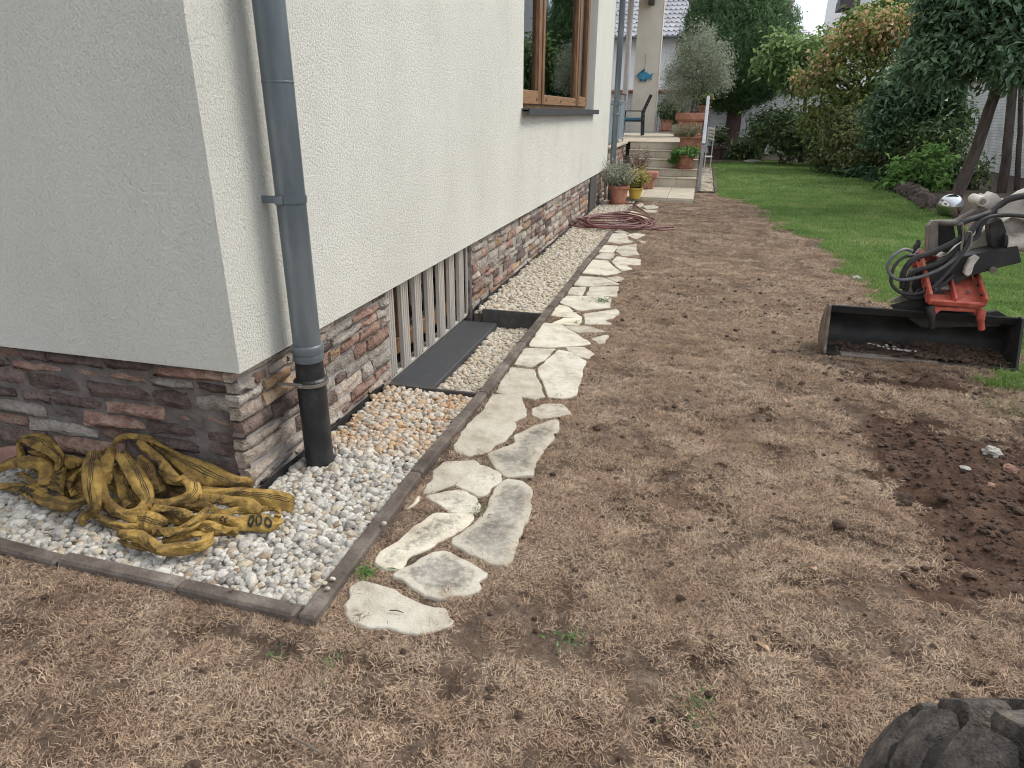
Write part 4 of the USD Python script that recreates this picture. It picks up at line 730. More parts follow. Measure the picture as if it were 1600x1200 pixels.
# left loops
f_low = ribbon([(-60, 500), (100, 488), (220, 490), (330, 530), (430, 588), (560, 602), (650, 640), (765, 615)], [(-60, 530), (90, 545), (200, 592), (300, 650), (400, 692), (500, 720), (640, 725), (795, 655)], [.03, .035, .04, .045, .05, .055, .07, .08], OA, 0.016, 0.013, seed=26)
ribbon([(630, 430), (610, 500), (640, 600)], [(665, 430), (650, 510), (670, 605)], [.10, .08, .06], OA, 0.008, 0.006, False, seed=27)
ribbon([(740, 330), (680, 390), (610, 450)], [(740, 370), (680, 430), (640, 480)], [.13, .12, .10], OA, 0.006, 0.008, False, seed=28)
ribbon([(650, 450), (700, 450), (740, 470)], [(650, 590), (700, 600), (745, 600)], [.055, .055, .06], OA, 0.02, 0.008, seed=29)
f_dark = ribbon([(590, 350), (570, 450), (550, 590)], [(480, 400), (455, 460), (430, 520)], [.11, .085, .06], OA, 0.004, 0.012, False, seed=30)
ribbon([(580, 235), (650, 240), (740, 280)], [(580, 340), (650, 340), (740, 310)], [.12, .12, .12], OA, 0.015, 0.01, False, seed=31)
ribbon([(155, 115), (148, 190), (155, 270)], [(185, 110), (215, 195), (235, 270)], [.15, .13, .10], OA, 0.004, 0.006, False, seed=32)
ribbon([(300, 178), (390, 200), (500, 270)], [(265, 218), (360, 250), (480, 315)], [.13, .125, .11], OA, 0.008, 0.008, False, seed=33)
ribbon([(165, 95), (255, 50), (360, 38), (450, 78), (530, 165), (572, 270), (560, 340), (540, 400)], [(185, 118), (265, 150), (345, 185), (425, 222), (490, 275), (498, 330), (485, 380), (470, 420)], [.16, .19, .20, .185, .16, .13, .10, .08], OA, 0.006, 0.012, seed=34)
ribbon([(-60, 345), (20, 310), (120, 262), (240, 246), (390, 258), (468, 310), (468, 420), (425, 505)], [(-60, 410), (40, 370), (130, 342), (240, 348), (310, 350), (350, 390), (350, 470), (350, 510)], [.07, .09, .12, .125, .12, .11, .08, .06], OA, 0.012, 0.014, False, seed=35)
ribbon([(185, 380), (260, 420), (340, 500), (430, 560)], [(190, 410), (250, 450), (320, 520), (410, 590)], [.04, .045, .05, .055], OA, 0.008, 0.008, False, seed=36)
def ring(f, u0, x0, ru, rx, inner=0.5, part_c=(0, 2*math.pi)):
    a = np.linspace(*part_c, 22); V = []
    for s in (1.0, inner): V += [f(u0+ru*s*math.cos(t), x0+rx*s*math.sin(t)) for t in a]
    n = len(a); i = np.arange(n-1); q = np.stack([i, i+1, n+i+1, n+i], 1)
    part(strap, 'print', (np.array(V), q), 'print_black', smooth=True)
for u in (0.60, 0.71, 0.82): ring(f_print, u, 0.52, 0.047, 0.34)
for u in (0.22, 0.30): ring(f_print, u, 0.35, 0.03, 0.26, 0.45, (0.3, 5.2))
for u in (0.29, 0.345, 0.40, 0.455): ring(f_low, u, 0.5, 0.025, 0.30, 0.42, (0.2, 5.6))
for u in (0.25, 0.45, 0.65): ring(f_dark, u, 0.5, 0.075, 0.33, 0.4, (0, 5.5))
c = onz(4, 712, 0.05)
solo('clay_dish', lathe([(0, 0), (0.05, 0.0), (0.075, 0.03), (0.08, 0.05), (0.072, 0.05), (0.055, 0.02), (0, 0.015)], (c[0]-0.02, c[1]+0.02, 0.0)), 'rock_red', 'dull pink clay dish at the left edge behind the yellow strap', 'dish', smooth=40)

# ------------------------------------------------------------------ garden hose
rs = np.random.default_rng(8); hp = []
start = [(705, 532, .02), (770, 532, .05), (840, 575, .06), (900, 620, .05), (938, 668, .03), (860, 715, .03)]
hp += [onz(860+a/6, 230+b/6, z) for a, b, z in start]
for k in range(7):
    cx_, cy_, ax_, ay_ = 600+rs.normal(0, 45), 688+rs.normal(0, 13), 300+rs.normal(0, 55), 52+rs.normal(0, 18)
    if k == 2: cx_, ax_, ay_ = 640, 350, 75
    for t in np.linspace(0.2, 2*math.pi+0.2, 11)[:-1]:
        hp.append(onz(860+(cx_+ax_*math.cos(t)+rs.normal(0, 12))/6, 230+(cy_-ay_*math.sin(t)+rs.normal(0, 5))/6, 0.02+0.012*k*0.7+rs.random()*0.015))
hp += [onz(860+a/6, 230+b/6, z) for a, b, z in [(900, 740, .04), (1010, 775, .025), (1140, 768, .02), (1150, 752, .02), (1030, 752, .025), (900, 765, .03), (600, 760, .02), (340, 750, .02)]]
solo('garden_hose', tube(spline(hp, 7), 0.013, 7), 'hose_red', 'dull red garden hose lying in loops across kerb and path by the flower pots', 'hose', smooth=True)

# ------------------------------------------------------------------ excavator: ditching bucket, hitch, arm, hoses, front wheel
ex = thing('excavator', 'excavator with cream arm, red hitch, wide black bucket and one muddy knobbly wheel', 'excavator', (3.4, 1.0, 0))
bk = UsdGeom.Xform.Define(stage, ex+'/bucket').GetPath().pathString
prof = spline([(2.77, 0.012), (2.90, 0.012), (2.99, 0.03), (3.055, 0.10), (3.05, 0.18), (3.0, 0.24), (2.95, 0.272)], 5)
pr2 = np.vstack([prof, [(2.90, 0.325)]])
def sheet(P, t):
    P = np.asarray(P); T = np.gradient(P, axis=0); T /= np.linalg.norm(T, axis=1, keepdims=True); N = np.stack([T[:, 1], -T[:, 0]], 1)
    return Polygon(np.vstack([P, (P+N*t)[::-1]])).buffer(0)
BX0, BX1 = 2.765, 3.955
part(bk, 'shell', extr(sheet(prof, 0.014), (0, 1, 0), (0, 0, 1), (1, 0, 0), (BX0, 0, 0), BX1-BX0), 'steel_black', smooth=30)
part(bk, 'top_flange', bar((BX0, 2.922, 0.300), (BX1, 2.922, 0.300), 0.016, 0.062, 0.003, up=(0, -0.45, 1)), 'steel_black')
part(bk, 'cutting_edge', cat(bx(BX0+0.1, BX0+0.72, 2.735, 2.80, 0.004, 0.022, 0.003)), 'steel_worn'); part(bk, 'cutting_edge', cat(bx(BX0+0.725, BX1, 2.74, 2.80, 0.002, 0.018, 0.003)), 'steel_black')
side = Polygon([(2.755, 0.012), (3.02, 0.012), (3.06, 0.06), (3.06, 0.16), (2.97, 0.31), (2.90, 0.333), (2.865, 0.33)]).buffer(0.004)
part(bk, 'side_plate', extr(side, (0, 1, 0), (0, 0, 1), (1, 0, 0), (BX0-0.014, 0, 0), 0.016), 'steel_rust', label='brown worn side plate of the bucket'); part(bk, 'side_plate', extr(side, (0, 1, 0), (0, 0, 1), (1, 0, 0), (BX1-0.002, 0, 0), 0.016), 'steel_black')
def pxpoly(pts, y, t, mat, name, parent, lbl=None, bev=0.008):
    P = np.array([ony(a, b, y) for a, b in pts]); g = Polygon(P[:, [0, 2]]).buffer(0); g = g.buffer(-bev).buffer(bev, join_style=1)
    if g.geom_type != 'Polygon': g = max(g.geoms, key=lambda a: a.area)
    inner = g.buffer(-0.005); a = extr(g, (1, 0, 0), (0, 0, 1), (0, 1, 0), (0, y, 0), t)
    ms = [(a[0], a[1][:, ::-1])]
    if inner.geom_type == 'Polygon' and inner.area > 0: b = extr(inner, (1, 0, 0), (0, 0, 1), (0, 1, 0), (0, y-0.004, 0), t+0.008); ms.append((b[0], b[1][:, ::-1]))
    return part(parent, name, cat(ms), mat, label=lbl)
pxpoly([(1390, 478), (1420, 472), (1436, 452), (1455, 448), (1545, 488), (1560, 486), (1578, 497), (1560, 510), (1440, 512)], 2.945, 0.03, 'steel_black', 'mount_plate', bk)
pxpoly([(1386, 474), (1424, 452), (1432, 470)], 2.98, 0.02, 'steel_worn', 'gusset', bk)
# earth and crumbs in the bucket
PB = {sub: [blob((0, 0, 0), (1, 1, 1), 300+k, 0.42, sub, 2.3) for k in range(14)] for sub in (1, 2)}
def crumb(c, r, k): v, f = PB[1][k % 14]; return np.asarray(c)+rotz(v, k*1.7)*np.asarray(r), f
rs = np.random.default_rng(4); cl = []
gx_, gy_ = np.meshgrid(np.linspace(BX0+0.02, BX1-0.02, 90), np.linspace(2.765, 3.03, 16)); q_ = np.stack([gx_.ravel()*9, gy_.ravel()*14, 0*gx_.ravel()], -1)
hz_ = 0.008+(meshkit.fbm(q_, 4, 3)-0.36)*0.13*np.clip((gx_.ravel()-3.0)/0.5, 0.15, 1)+np.clip(gy_.ravel()-2.93, 0, 1)*0.35; ii_ = (np.arange(15)[:, None]*90+np.arange(89)[None]).ravel()
cl.append((np.stack([gx_.ravel(), gy_.ravel(), hz_], 1), np.vstack([np.stack([ii_, ii_+1, ii_+91], 1), np.stack([ii_, ii_+91, ii_+90], 1)])))
for k in range(750):
    x = BX0+0.03+1.13*rs.beta(1.7, 1.0); y = rs.uniform(2.765, 3.0); r = rs.gamma(2.0, 0.0028)+0.003; z = 0.014+max(0, (y-2.93)*0.35)+rs.random()*0.03*(x > 3.2)
    cl.append(crumb((x, y, z), (r, r*rs.uniform(.6, 1), r*rs.uniform(.4, .9)), k))
solo('bucket_soil', cat(cl), 'clod', 'dark crumbs of earth lying inside the black bucket', 'soil', kind='stuff')
cl = [crumb((3.08+0.013*k+rs.normal(0, 0.02), 2.92-0.005*k+rs.normal(0, .02), 0.05+rs.random()*0.012), (0.005+.009*rs.random(), 0.007, 0.006), k) for k in range(22)]
solo('plaster_crumbs', cat(cl), 'rock_white', 'whitish crumbs scattered on the floor of the bucket', 'rubble', kind='stuff')
hi = UsdGeom.Xform.Define(stage, ex+'/hitch').GetPath().pathString
FL, FR, BL, BR = ony(1449, 474, 2.85), ony(1536, 480, 2.85), ony(1432, 402, 3.22), ony(1519, 430, 3.22)
ux = unit(FR-FL); vy = unit((BL-FL)+(BR-FR)); wn = unit(np.cross(ux, vy))
def plate(a, b, h, t, mat='paint_red', name='side_plate', lift=0.0):
    d = unit(b-a); o = (a+b)/2+wn*(h/2+lift); part(hi, name, obox(o, d, np.cross(wn, d), wn, (np.linalg.norm(b-a), t, h), 0.004), mat)
mid = (FL+FR+BL+BR)/4; part(hi, 'floor_plate', obox(mid-wn*0.006, ux, vy, wn, (np.linalg.norm(FR-FL)-0.02, np.linalg.norm(BL-FL)*0.96, 0.012), 0.003), 'paint_red')
plate(FL, BL, 0.085, 0.022); plate(FR, BR, 0.075, 0.022); plate(FL*0.52+FR*0.48, BL*0.5+BR*0.5, 0.06, 0.014, name='rib'); plate(FL, FR, 0.035, 0.022, name='front_flange'); plate(BL, BR, 0.06, 0.02, name='back_flange')
part(hi, 'pin_block', obox(mid+ux*(-0.06)+wn*0.02, ux, vy, wn, (0.09, 0.16, 0.03), 0.008), 'steel_worn')
for s, (a, b) in ((0, ((1452, 478), (1456, 512))), (1, ((1535, 484), (1534, 514)))):
    pts = [ony(*a, 2.845), ony((a[0]+b[0])/2+(-2 if s else 2), (a[1]+b[1])/2, 2.835), ony(*b, 2.85)]
    part(hi, 'hook', tube(spline(pts, 5), [0.026]*6+[0.021]*5, 8), 'paint_red' if s else 'steel_black', smooth=50)
pxpoly([(1450, 478), (1536, 483), (1536, 505), (1529, 498), (1520, 488), (1470, 485), (1458, 494), (1453, 506)], 2.86, 0.016, 'paint_red', 'apron', hi)
pxpoly([(1424, 402), (1433, 396), (1440, 402), (1437, 430), (1430, 440), (1425, 420)], 3.2, 0.03, 'paint_red', 'ear', hi)
for q in (0.2, 0.5, 0.8):
    for a, b, sgn in ((FL, BL, 1), (FR, BR, -1)):
        c = a+(b-a)*q+wn*0.05; part(hi, 'bolt', cyl(c-ux*0.019, c+ux*0.019, 0.011, 6), 'steel_black')
    c = FL+(FR-FL)*q+wn*0.004+(BL-FL)*0.28; part(hi, 'bolt', cyl(c, c+wn*0.014, 0.012, 6), 'steel_worn')
ti = UsdGeom.Xform.Define(stage, ex+'/tilt_unit').GetPath().pathString
pxpoly([(1430, 470), (1424, 445), (1430, 428), (1446, 420), (1500, 402), (1556, 390), (1590, 384), (1596, 410), (1562, 418), (1520, 430), (1500, 440), (1465, 457)], 3.02, 0.16, 'steel_black', 'body', ti)
part(ti, 'pin', cyl(ony(1552, 422, 3.0), ony(1552, 422, 3.0)+[0, 0.1, 0], 0.022), 'steel_worn', smooth=40)
part(ti, 'nipple', cat(tube([ony(1428, 398, 3.1), ony(1432, 385, 3.1), ony(1436, 378, 3.1)], [0.016, 0.022, 0.014], 10), cyl(ony(1434, 379, 3.1), ony(1436, 375, 3.1), 0.014)), 'steel_black', smooth=50)
rs = np.random.default_rng(2)
part(ti, 'fitting', cat([cyl(ony(1416+k*4, 415-k*5, 3.05), ony(1421+k*4, 409-k*5, 3.06), 0.010, 8) for k in range(5)]), 'steel_worn', smooth=40)
ar = UsdGeom.Xform.Define(stage, ex+'/arm').GetPath().pathString
pxpoly([(1462, 416), (1463, 404), (1500, 388), (1522, 372), (1540, 358), (1575, 345), (1700, 300), (1700, 400), (1560, 392), (1512, 399), (1470, 418)], 3.22, 0.12, 'paint_cream', 'dipper', ar)
pxpoly([(1533, 314), (1538, 304), (1546, 306), (1551, 301), (1557, 303), (1566, 312), (1580, 313), (1600, 300), (1720, 255), (1720, 350), (1640, 352), (1600, 345), (1570, 337), (1545, 330), (1536, 324)], 3.18, 0.10, 'paint_cream', 'boom_head', ar, bev=0.004)
part(ar, 'pivot_boss', cyl(ony(1537, 315, 3.12), ony(1537, 315, 3.12)+[0, 0.2, 0], 0.033, 20), 'paint_cream', smooth=40); part(ar, 'pin', cyl(ony(1537, 315, 3.11), ony(1537, 315, 3.11)+[0, 0.02, 0], 0.017, 14), 'steel_worn', smooth=40)
part(ar, 'link', bar(ony(1492, 348, 3.2), ony(1540, 322, 3.2), 0.05, 0.045, 0.012), 'steel_worn')
pxpoly([(1452, 352), (1457, 345), (1464, 345), (1466, 352), (1466, 396), (1460, 402), (1449, 398)], 3.16, 0.05, 'steel_worn', 'link', ar)
pxpoly([(1448, 355), (1453, 347), (1456, 350), (1452, 395), (1446, 400)], 3.30, 0.04, 'steel_worn', 'link', ar)
part(ar, 'cross_pin', cyl(ony(1460, 348, 3.19), ony(1495, 348, 3.19), 0.022, 14), 'steel_worn', smooth=40)
pxpoly([(1466, 352), (1490, 352), (1495, 380), (1480, 395), (1466, 392)], 3.24, 0.05, 'steel_black', 'link_web', ar)
pxpoly([(1545, 350), (1565, 342), (1572, 360), (1570, 395), (1556, 402), (1548, 380)], 3.10, 0.08, 'steel_black', 'cylinder_mount', ar)
part(ar, 'ram', cyl(ony(1570, 379, 3.08), ony(1720, 372, 3.08), 0.062, 24), 'paint_cream', smooth=40); part(ar, 'ram_cap', cyl(ony(1566, 379, 3.08), ony(1571, 379, 3.08), 0.05, 20), 'steel_black', smooth=40)
pxpoly([(1506, 428), (1509, 418), (1516, 405), (1526, 399), (1531, 402), (1522, 414), (1518, 428), (1512, 432)], 2.97, 0.04, 'paint_cream', 'hook', ar)
far_b = ony(1700, 320, 3.25)
part(ar, 'boom', tube([far_b, far_b+[0.75, -1.3, 0.75], (5.1, 0.6, 1.9), (5.1, -1.0, 1.25)], [0.11, 0.14, 0.15, 0.13], 4), 'paint_cream')
def hose(pts, r, mat='rubber'):
    part(ex, 'hydraulic_hose', tube(spline([ony(a, b, y) for a, b, y in pts], 8), r, 10), mat, smooth=True)
hose([(1425, 392, 3.0), (1412, 390, 2.95), (1396, 400, 2.9), (1387, 415, 2.9), (1392, 430, 2.9), (1408, 437, 2.92), (1440, 432, 2.93), (1475, 417, 2.95), (1500, 395, 3.0), (1512, 365, 3.02), (1530, 345, 3.05), (1560, 337, 3.05), (1600, 338, 3.1), (1660, 342, 3.1)], 0.0115, 'rubber_grey')
hose([(1428, 399, 3.02), (1412, 402, 2.98), (1398, 415, 2.94), (1392, 435, 2.92), (1396, 448, 2.9), (1410, 458, 2.9), (1434, 459, 2.9), (1458, 448, 2.9), (1482, 425, 2.92), (1505, 395, 2.95), (1520, 362, 2.98), (1540, 341, 3.0), (1580, 336, 3.05), (1660, 346, 3.05)], 0.0115, 'rubber')
hose([(1410, 450, 2.98), (1412, 425, 2.97), (1428, 405, 2.97), (1460, 393, 2.98), (1500, 372, 3.0), (1502, 350, 3.0), (1530, 338, 3.05), (1555, 330, 3.1)], 0.020, 'rubber')
hose([(1415, 455, 3.0), (1424, 428, 3.0), (1470, 410, 3.0), (1500, 385, 3.0), (1525, 370, 3.02), (1534, 350, 3.04), (1560, 322, 3.1), (1590, 309, 3.1), (1660, 300, 3.1)], 0.017, 'rubber')
hose([(1412, 450, 3.0), (1415, 462, 2.95), (1432, 466, 2.93), (1460, 455, 2.95), (1490, 430, 3.0)], 0.013, 'rubber')
hose([(1560, 322, 3.12), (1580, 310, 3.1), (1610, 305, 3.1), (1680, 300, 3.1)], 0.022, 'rubber')
part(ex, 'hose_clip', tube(spline([ony(a, b, 2.96) for a, b in [(1498, 352), (1503, 350), (1505, 370), (1502, 390), (1508, 393), (1516, 385), (1518, 365), (1510, 362)]], 5), 0.007, 8), 'steel_worn', smooth=True)
# front wheel
wh = UsdGeom.Xform.Define(stage, ex+'/wheel').GetPath().pathString
WC = np.array([2.485, -1.503, 0.40]); STEER = 0.26; R0, HW = 0.385, 0.255
pf = [(0.20, -HW+0.06), (0.27, -HW+0.015), (0.335, -HW), (0.37, -HW+0.02), (R0, -HW+0.06), (R0+0.004, 0), (R0, HW-0.06), (0.37, HW-0.02), (0.335, HW), (0.27, HW-0.015), (0.20, HW-0.06)]
tv, tf = lathe(pf, (0, 0, 0), 64); ax2 = lambda v: rotz(np.stack([v[:, 2], v[:, 0], v[:, 1]], 1), STEER)+WC
part(wh, 'tyre', (ax2(tv), tf), 'tyre_dark', smooth=40)
rv, rf = lathe([(0.0, -0.16), (0.10, -0.17), (0.17, -0.14), (0.205, -0.2), (0.205, 0.2), (0.17, 0.14), (0.10, 0.17), (0, 0.16)], (0, 0, 0), 32); part(wh, 'rim', (ax2(rv), rf), 'paint_cream', smooth=40)
rs = np.random.default_rng(12); NR = 20
def lug(a0, a1, r0, r1, w0, w1, sk):
    """A chamfered tread block: angle range, radii, width range, skew of its ends."""
    g_ = np.array([0, 0.07, 0.3, 0.5, 0.7, 0.93, 1.0]); na = nw = 7; A, W = np.meshgrid(g_, g_); e = np.minimum(np.minimum(A, 1-A), np.minimum(W, 1-W))
    nz = (meshkit.fbm(np.stack([A*3+a0*9, W*3+w0*20, 0*A], -1), 3, 4)-0.5)
    wp = w0+(w1-w0)*(0.03+0.94*W)+sk*(A-0.5); drop = np.clip((np.abs(wp)-0.15)/0.105, 0, 1)**1.8*0.085
    rr = r1-drop-0.009*(e < 0.01)+nz*0.006; an = a0+(a1-a0)*(0.03+0.94*A)+nz*0.006
    T = np.stack([wp, rr*np.cos(an), rr*np.sin(an)], -1).reshape(-1, 3); nn = na*nw
    i = (np.arange(nw-1)[:, None]*na+np.arange(na-1)[None]).ravel(); F = [np.stack([i, i+1, i+na+1], 1), np.stack([i, i+na+1, i+na], 1)]
    rim = list(range(na))+[na*k+na-1 for k in range(1, nw)]+[na*(nw-1)+k for k in range(na-2, -1, -1)]+[na*k for k in range(nw-2, 0, -1)]
    an2 = a0+(a1-a0)*A.ravel(); w2 = w0+(w1-w0)*W.ravel()+sk*(A.ravel()-0.5); dr2 = np.clip((np.abs(w2)-0.15)/0.105, 0, 1)**1.8*0.085
    Bk = np.stack([w2, (r0-dr2)*np.cos(an2), (r0-dr2)*np.sin(an2)], -1)[rim]; k = np.arange(len(rim)); rim = np.array(rim)
    F += [np.stack([rim, nn+k, np.roll(rim, -1)], 1), np.stack([np.roll(rim, -1), nn+k, nn+np.roll(k, -1)], 1)]
    V = rotz(np.vstack([T, Bk]), STEER)+WC; return V, np.vstack(F)[:, ::-1]
for k in range(NR):
    a0 = k*2*math.pi/NR; da = 2*math.pi/NR
    for c_, (w0, w1) in enumerate(((-0.262, -0.184), (-0.168, -0.094), (-0.078, -0.006), (0.010, 0.082), (0.098, 0.170), (0.186, 0.262))):
        sh = (0.5*da if c_ % 2 else 0)*0.12
        part(wh, 'tread_block', lug(a0+sh+da*0.12, a0+sh+da*0.85, R0-0.016, R0+0.052, w0, w1, 0.006*(-1)**c_), 'tyre', smooth=35)
part(ex, 'axle', cyl(WC+[0.16, 0.04, 0], WC+[2.0, 0.04, 0], 0.07, 16), 'steel_black', smooth=40)
part(ex, 'chassis', cat(bx(3.4, 5.6, -3.6, -0.9, 0.35, 0.9, 0.03), bx(3.9, 5.5, -3.4, -1.4, 0.9, 1.5, 0.05)), 'paint_cream')

# ------------------------------------------------------------------ small things on the ground
def stone(name, px, py, r, mat, label, cat_, seed, flat=0.7):
    p = onz(px, py, 0); z = float(gz([p[0]], [p[1]])[0]); r = np.array([r, r*0.8, r*flat])
    v, f = blob((p[0], p[1]+r[1]*0.3, z+r[2]*0.55), r, seed, 0.42, 3, 2.2); solo(name, (v, f), mat, label, cat_)
stone('rock', 1552, 703, 0.042, 'rock_white', 'pale grey rounded rock lying on the bare soil at right', 'rock', 3)
stone('brick_fragment', 1583, 724, 0.034, 'rock_red', 'reddish broken brick piece beside the pale rock on bare soil', 'rubble', 5)
stone('rock', 1512, 722, 0.025, 'rock_white', 'flat buff stone chip left of the pale rock on bare soil', 'rock', 7, 0.3)
stone('rock', 1552, 750, 0.020, 'rock_red', 'small brown stone chip below the pale rock on bare soil', 'rock', 9, 0.4)
stone('rock', 1338, 438, 0.045, 'rock_white', 'small pale stone at the lawn edge left of the bucket', 'rock', 13, 0.6)
stone('rock', 1461, 767, 0.011, 'rock_white', 'tiny white stone at the front rim of the bare soil', 'rock', 15)
rs = np.random.default_rng(31)
x, y = rs.uniform(2.4, 4.0, 5000), rs.uniform(0.1, 2.7, 5000); k_ = rs.random(5000) < soil_w(x, y)*0.75+0.02; X1, Y1 = x[k_], y[k_]; R1 = rs.gamma(1.6, 0.0034, len(X1))+0.002
x, y = rs.uniform(-2, 3.8, 3600), rs.uniform(-1.6, 5, 3600); k_ = ~(in_bed(x-.05, y+.05) | on_flags(x, y)); X2, Y2 = x[k_], y[k_]; R2 = rs.gamma(1.8, 0.0026, len(X2))+0.002
X1, Y1, R1 = np.concatenate([X1, X2]), np.concatenate([Y1, Y2]), np.concatenate([R1, R2]); Z1 = gz(X1, Y1)+R1*0.5
cl = [crumb((a, b, c), (r, r*rs.uniform(.6, 1), r*rs.uniform(.4, .8)), k) for k, (a, b, c, r) in enumerate(zip(X1, Y1, Z1, R1))]
solo('soil_clods', cat(cl), 'clod', 'loose dark crumbs of earth over the scraped ground', 'soil', kind='stuff')
def weed(px, py, n, L, W, label, name='weed', up=0.5, spread=0.03, mat='weed'):
    rs = np.random.default_rng(int(px*7+py)); p = onz(px, py, 0.01); p[2] = 0.012 if on_flags(p[:1], p[1:2])[0] else float(gz(p[:1], p[1:2])[0])+0.005
    C = p+np.concatenate([rs.normal(0, spread, (n, 2)), rs.random((n, 1))*0.012], 1); d = np.concatenate([rs.normal(0, 1, (n, 2)), rs.uniform(0.3, 1.6, (n, 1))*up*2], 1); d /= np.linalg.norm(d, axis=1, keepdims=True)
    solo(name, leaves(C, d, rs, L*0.75, W*0.7, 0.3, 0.0, 0.15, 0.4, along=d), mat, label, 'weed', kind='stuff')
weed(568, 893, 60, 0.065, 0.006, 'bright green grass tuft between kerb and the nearest flagstones', 'grass_tuft', 0.8, 0.02, 'bright_leaf')
weed(884, 990, 50, 0.022, 0.012, 'small green weed in dry grass right of the nearest flagstone'); weed(434, 1016, 45, 0.024, 0.01, 'small green weed in dry grass below the kerb corner')
weed(522, 1024, 55, 0.03, 0.006, 'thin green weed in dry grass below the nearest flagstone'); weed(940, 470, 70, 0.035, 0.016, 'dark green weed growing over a flagstone halfway along the path', spread=0.05)
weed(903, 505, 25, 0.025, 0.01, 'tiny green weed in a flagstone joint beside the large triangular stone'); weed(1035, 506, 60, 0.03, 0.008, 'sparse green weed in dry grass right of the path', spread=0.06)
weed(1090, 1100, 55, 0.03, 0.008, 'grey green weed at bottom right left of the tyre', spread=0.04); weed(1582, 632, 90, 0.035, 0.008, 'green grass remnant in front of the bucket at the right edge', spread=0.10, mat='lawn_blade')
weed(748, 797, 40, 0.02, 0.008, 'moss green sprig in the joint beside the large weathered flagstone'); weed(1095, 362, 60, 0.035, 0.008, 'green weed in dry grass near the hose end', spread=0.08); weed(262, 885, 60, 0.03, 0.007, 'grass sprig at a gap of the front kerb', spread=0.03)
for k, (px, py, lab) in enumerate([(1263, 888, 'orange brown dry leaf on the grass right of the path'), (1203, 1018, 'red brown dry leaf on the grass at lower right'), (1228, 633, 'pale dry leaf on grass left of the bare soil')]):
    p = onz(px, py, 0); p[2] = float(gz(p[:1], p[1:2])[0])+0.02; rs = np.random.default_rng(k)
    solo('dry_leaf', leaves(np.repeat(p[None], 1, 0), np.array([[0.9, 0.2, 0.3]]), rs, 0.05, 0.03, 0.6), 'autumn_orange', lab, 'leaf')
for k, (px, py, L, lab) in enumerate([(480, 1170, 0.10, 'pale dry stick on the grass at the bottom edge'), (620, 962, 0.05, 'thin twig lying on the nearest flagstone'), (1262, 889, 0.05, 'short broken twig on the grass right of the path')]):
    p = onz(px, py, 0); z = 0.018 if k == 1 else float(gz(p[:1], p[1:2])[0])+0.02; a = 0.25*k-0.2; d = np.array([math.cos(a), math.sin(a), 0])*L/2; q = np.array([p[0], p[1], z])
    solo('twig', tube([q-d, q+[0, 0.003, 0.002], q+d], [0.002, 0.0025, 0.0015] if k else [0.003, 0.004, 0.003], 6), 'twig', lab, 'twig', smooth=True)

# ------------------------------------------------------------------ steps and terrace
ey = [13.62+0.36*k for k in range(5)]
ez_ = [float(ony(a, b, y)[2]) for (a, b), y in zip([(1090, 279), (1088, 265), (1088, 250), (1060, 235.5), (1068, 222)], ey)]
TZ = ez_[4]
st_ = thing('garden_steps', 'beige tiled garden steps leading up to the terrace with a paved landing at their foot', 'steps', (1.0, 13.5, 0))
part(st_, 'landing_base', bx(0.32, 1.70, 11.50, 13.62, -0.2, 0.055), 'grout')
xs_ = [0.33, 0.70, 1.195, 1.69]
for k in range(3):
    for y0, y1 in ((11.49, 12.55), (12.558, 13.62)): part(st_, 'tile', bx(xs_[k]+0.004, xs_[k+1]-0.004, y0, y1, 0.02, 0.075, 0.006), 'tile_beige')
    part(st_, 'landing_face', bx(xs_[k]+0.003, xs_[k+1]-0.003, 11.475, 11.488, -0.08, 0.05, 0.003), 'tile_beige')
rs = np.random.default_rng(6); xl = [0.30, 0.24, 0.17, 0.10, 0.08]
print('steps', np.round(ez_, 2))
for k in range(5):
    z1 = ez_[k]; z0 = ez_[k-1] if k else 0.07; y1 = ey[k+1] if k < 4 else ey[4]+0.5
    part(st_, 'step_core', bx(xl[k]+0.01, 1.69, ey[k]+0.012, y1+0.4, z0-0.1, z1-0.022), 'grout')
    cuts = [xl[k]] + sorted([xl[k]+0.42+0.2*(k % 2)+0.0*k, xl[k]+0.98+0.16*(k % 2)]) + [1.70]
    for a, b in zip(cuts[:-1], cuts[1:]):
        part(st_, 'riser_tile', bx(a+0.003, b-0.003, ey[k], ey[k]+0.011, z0+0.004, z1-0.022, 0.002), 'tile_beige')
        if k < 4: part(st_, 'tread_tile', bx(a+0.003, b-0.003, ey[k]-0.012, y1-0.002, z1-0.020, z1, 0.004), 'tile_beige')
te = thing('terrace', 'raised tiled terrace behind the steps with a stone faced side', 'terrace', (0, 17, 0))
T0 = ey[4]
part(te, 'base', cat(bx(-6, -0.03, WALL_END+0.2, T0, -0.2, TZ-0.05), bx(-6, 1.66, T0+0.3, 22, -0.2, TZ-0.025)), 'mortar')
for i, x in enumerate(np.arange(-2.0, 1.70, 0.62)):
    for j, y in enumerate(np.arange(T0-0.012, 21.5, 0.62)):
        part(te, 'tile', bx(x+0.004, min(x+0.616, 1.70), y, y+0.612, TZ-0.022, TZ, 0.003), 'tile_beige')
for y in np.arange(WALL_END+0.2, T0-0.05, 0.62): part(te, 'edge_tile', bx(-0.40, 0.03, y+0.003, min(y+0.617, T0-0.02), TZ-0.05, TZ-0.004, 0.004), 'tile_beige')
rng = np.random.default_rng(77); z = -0.05
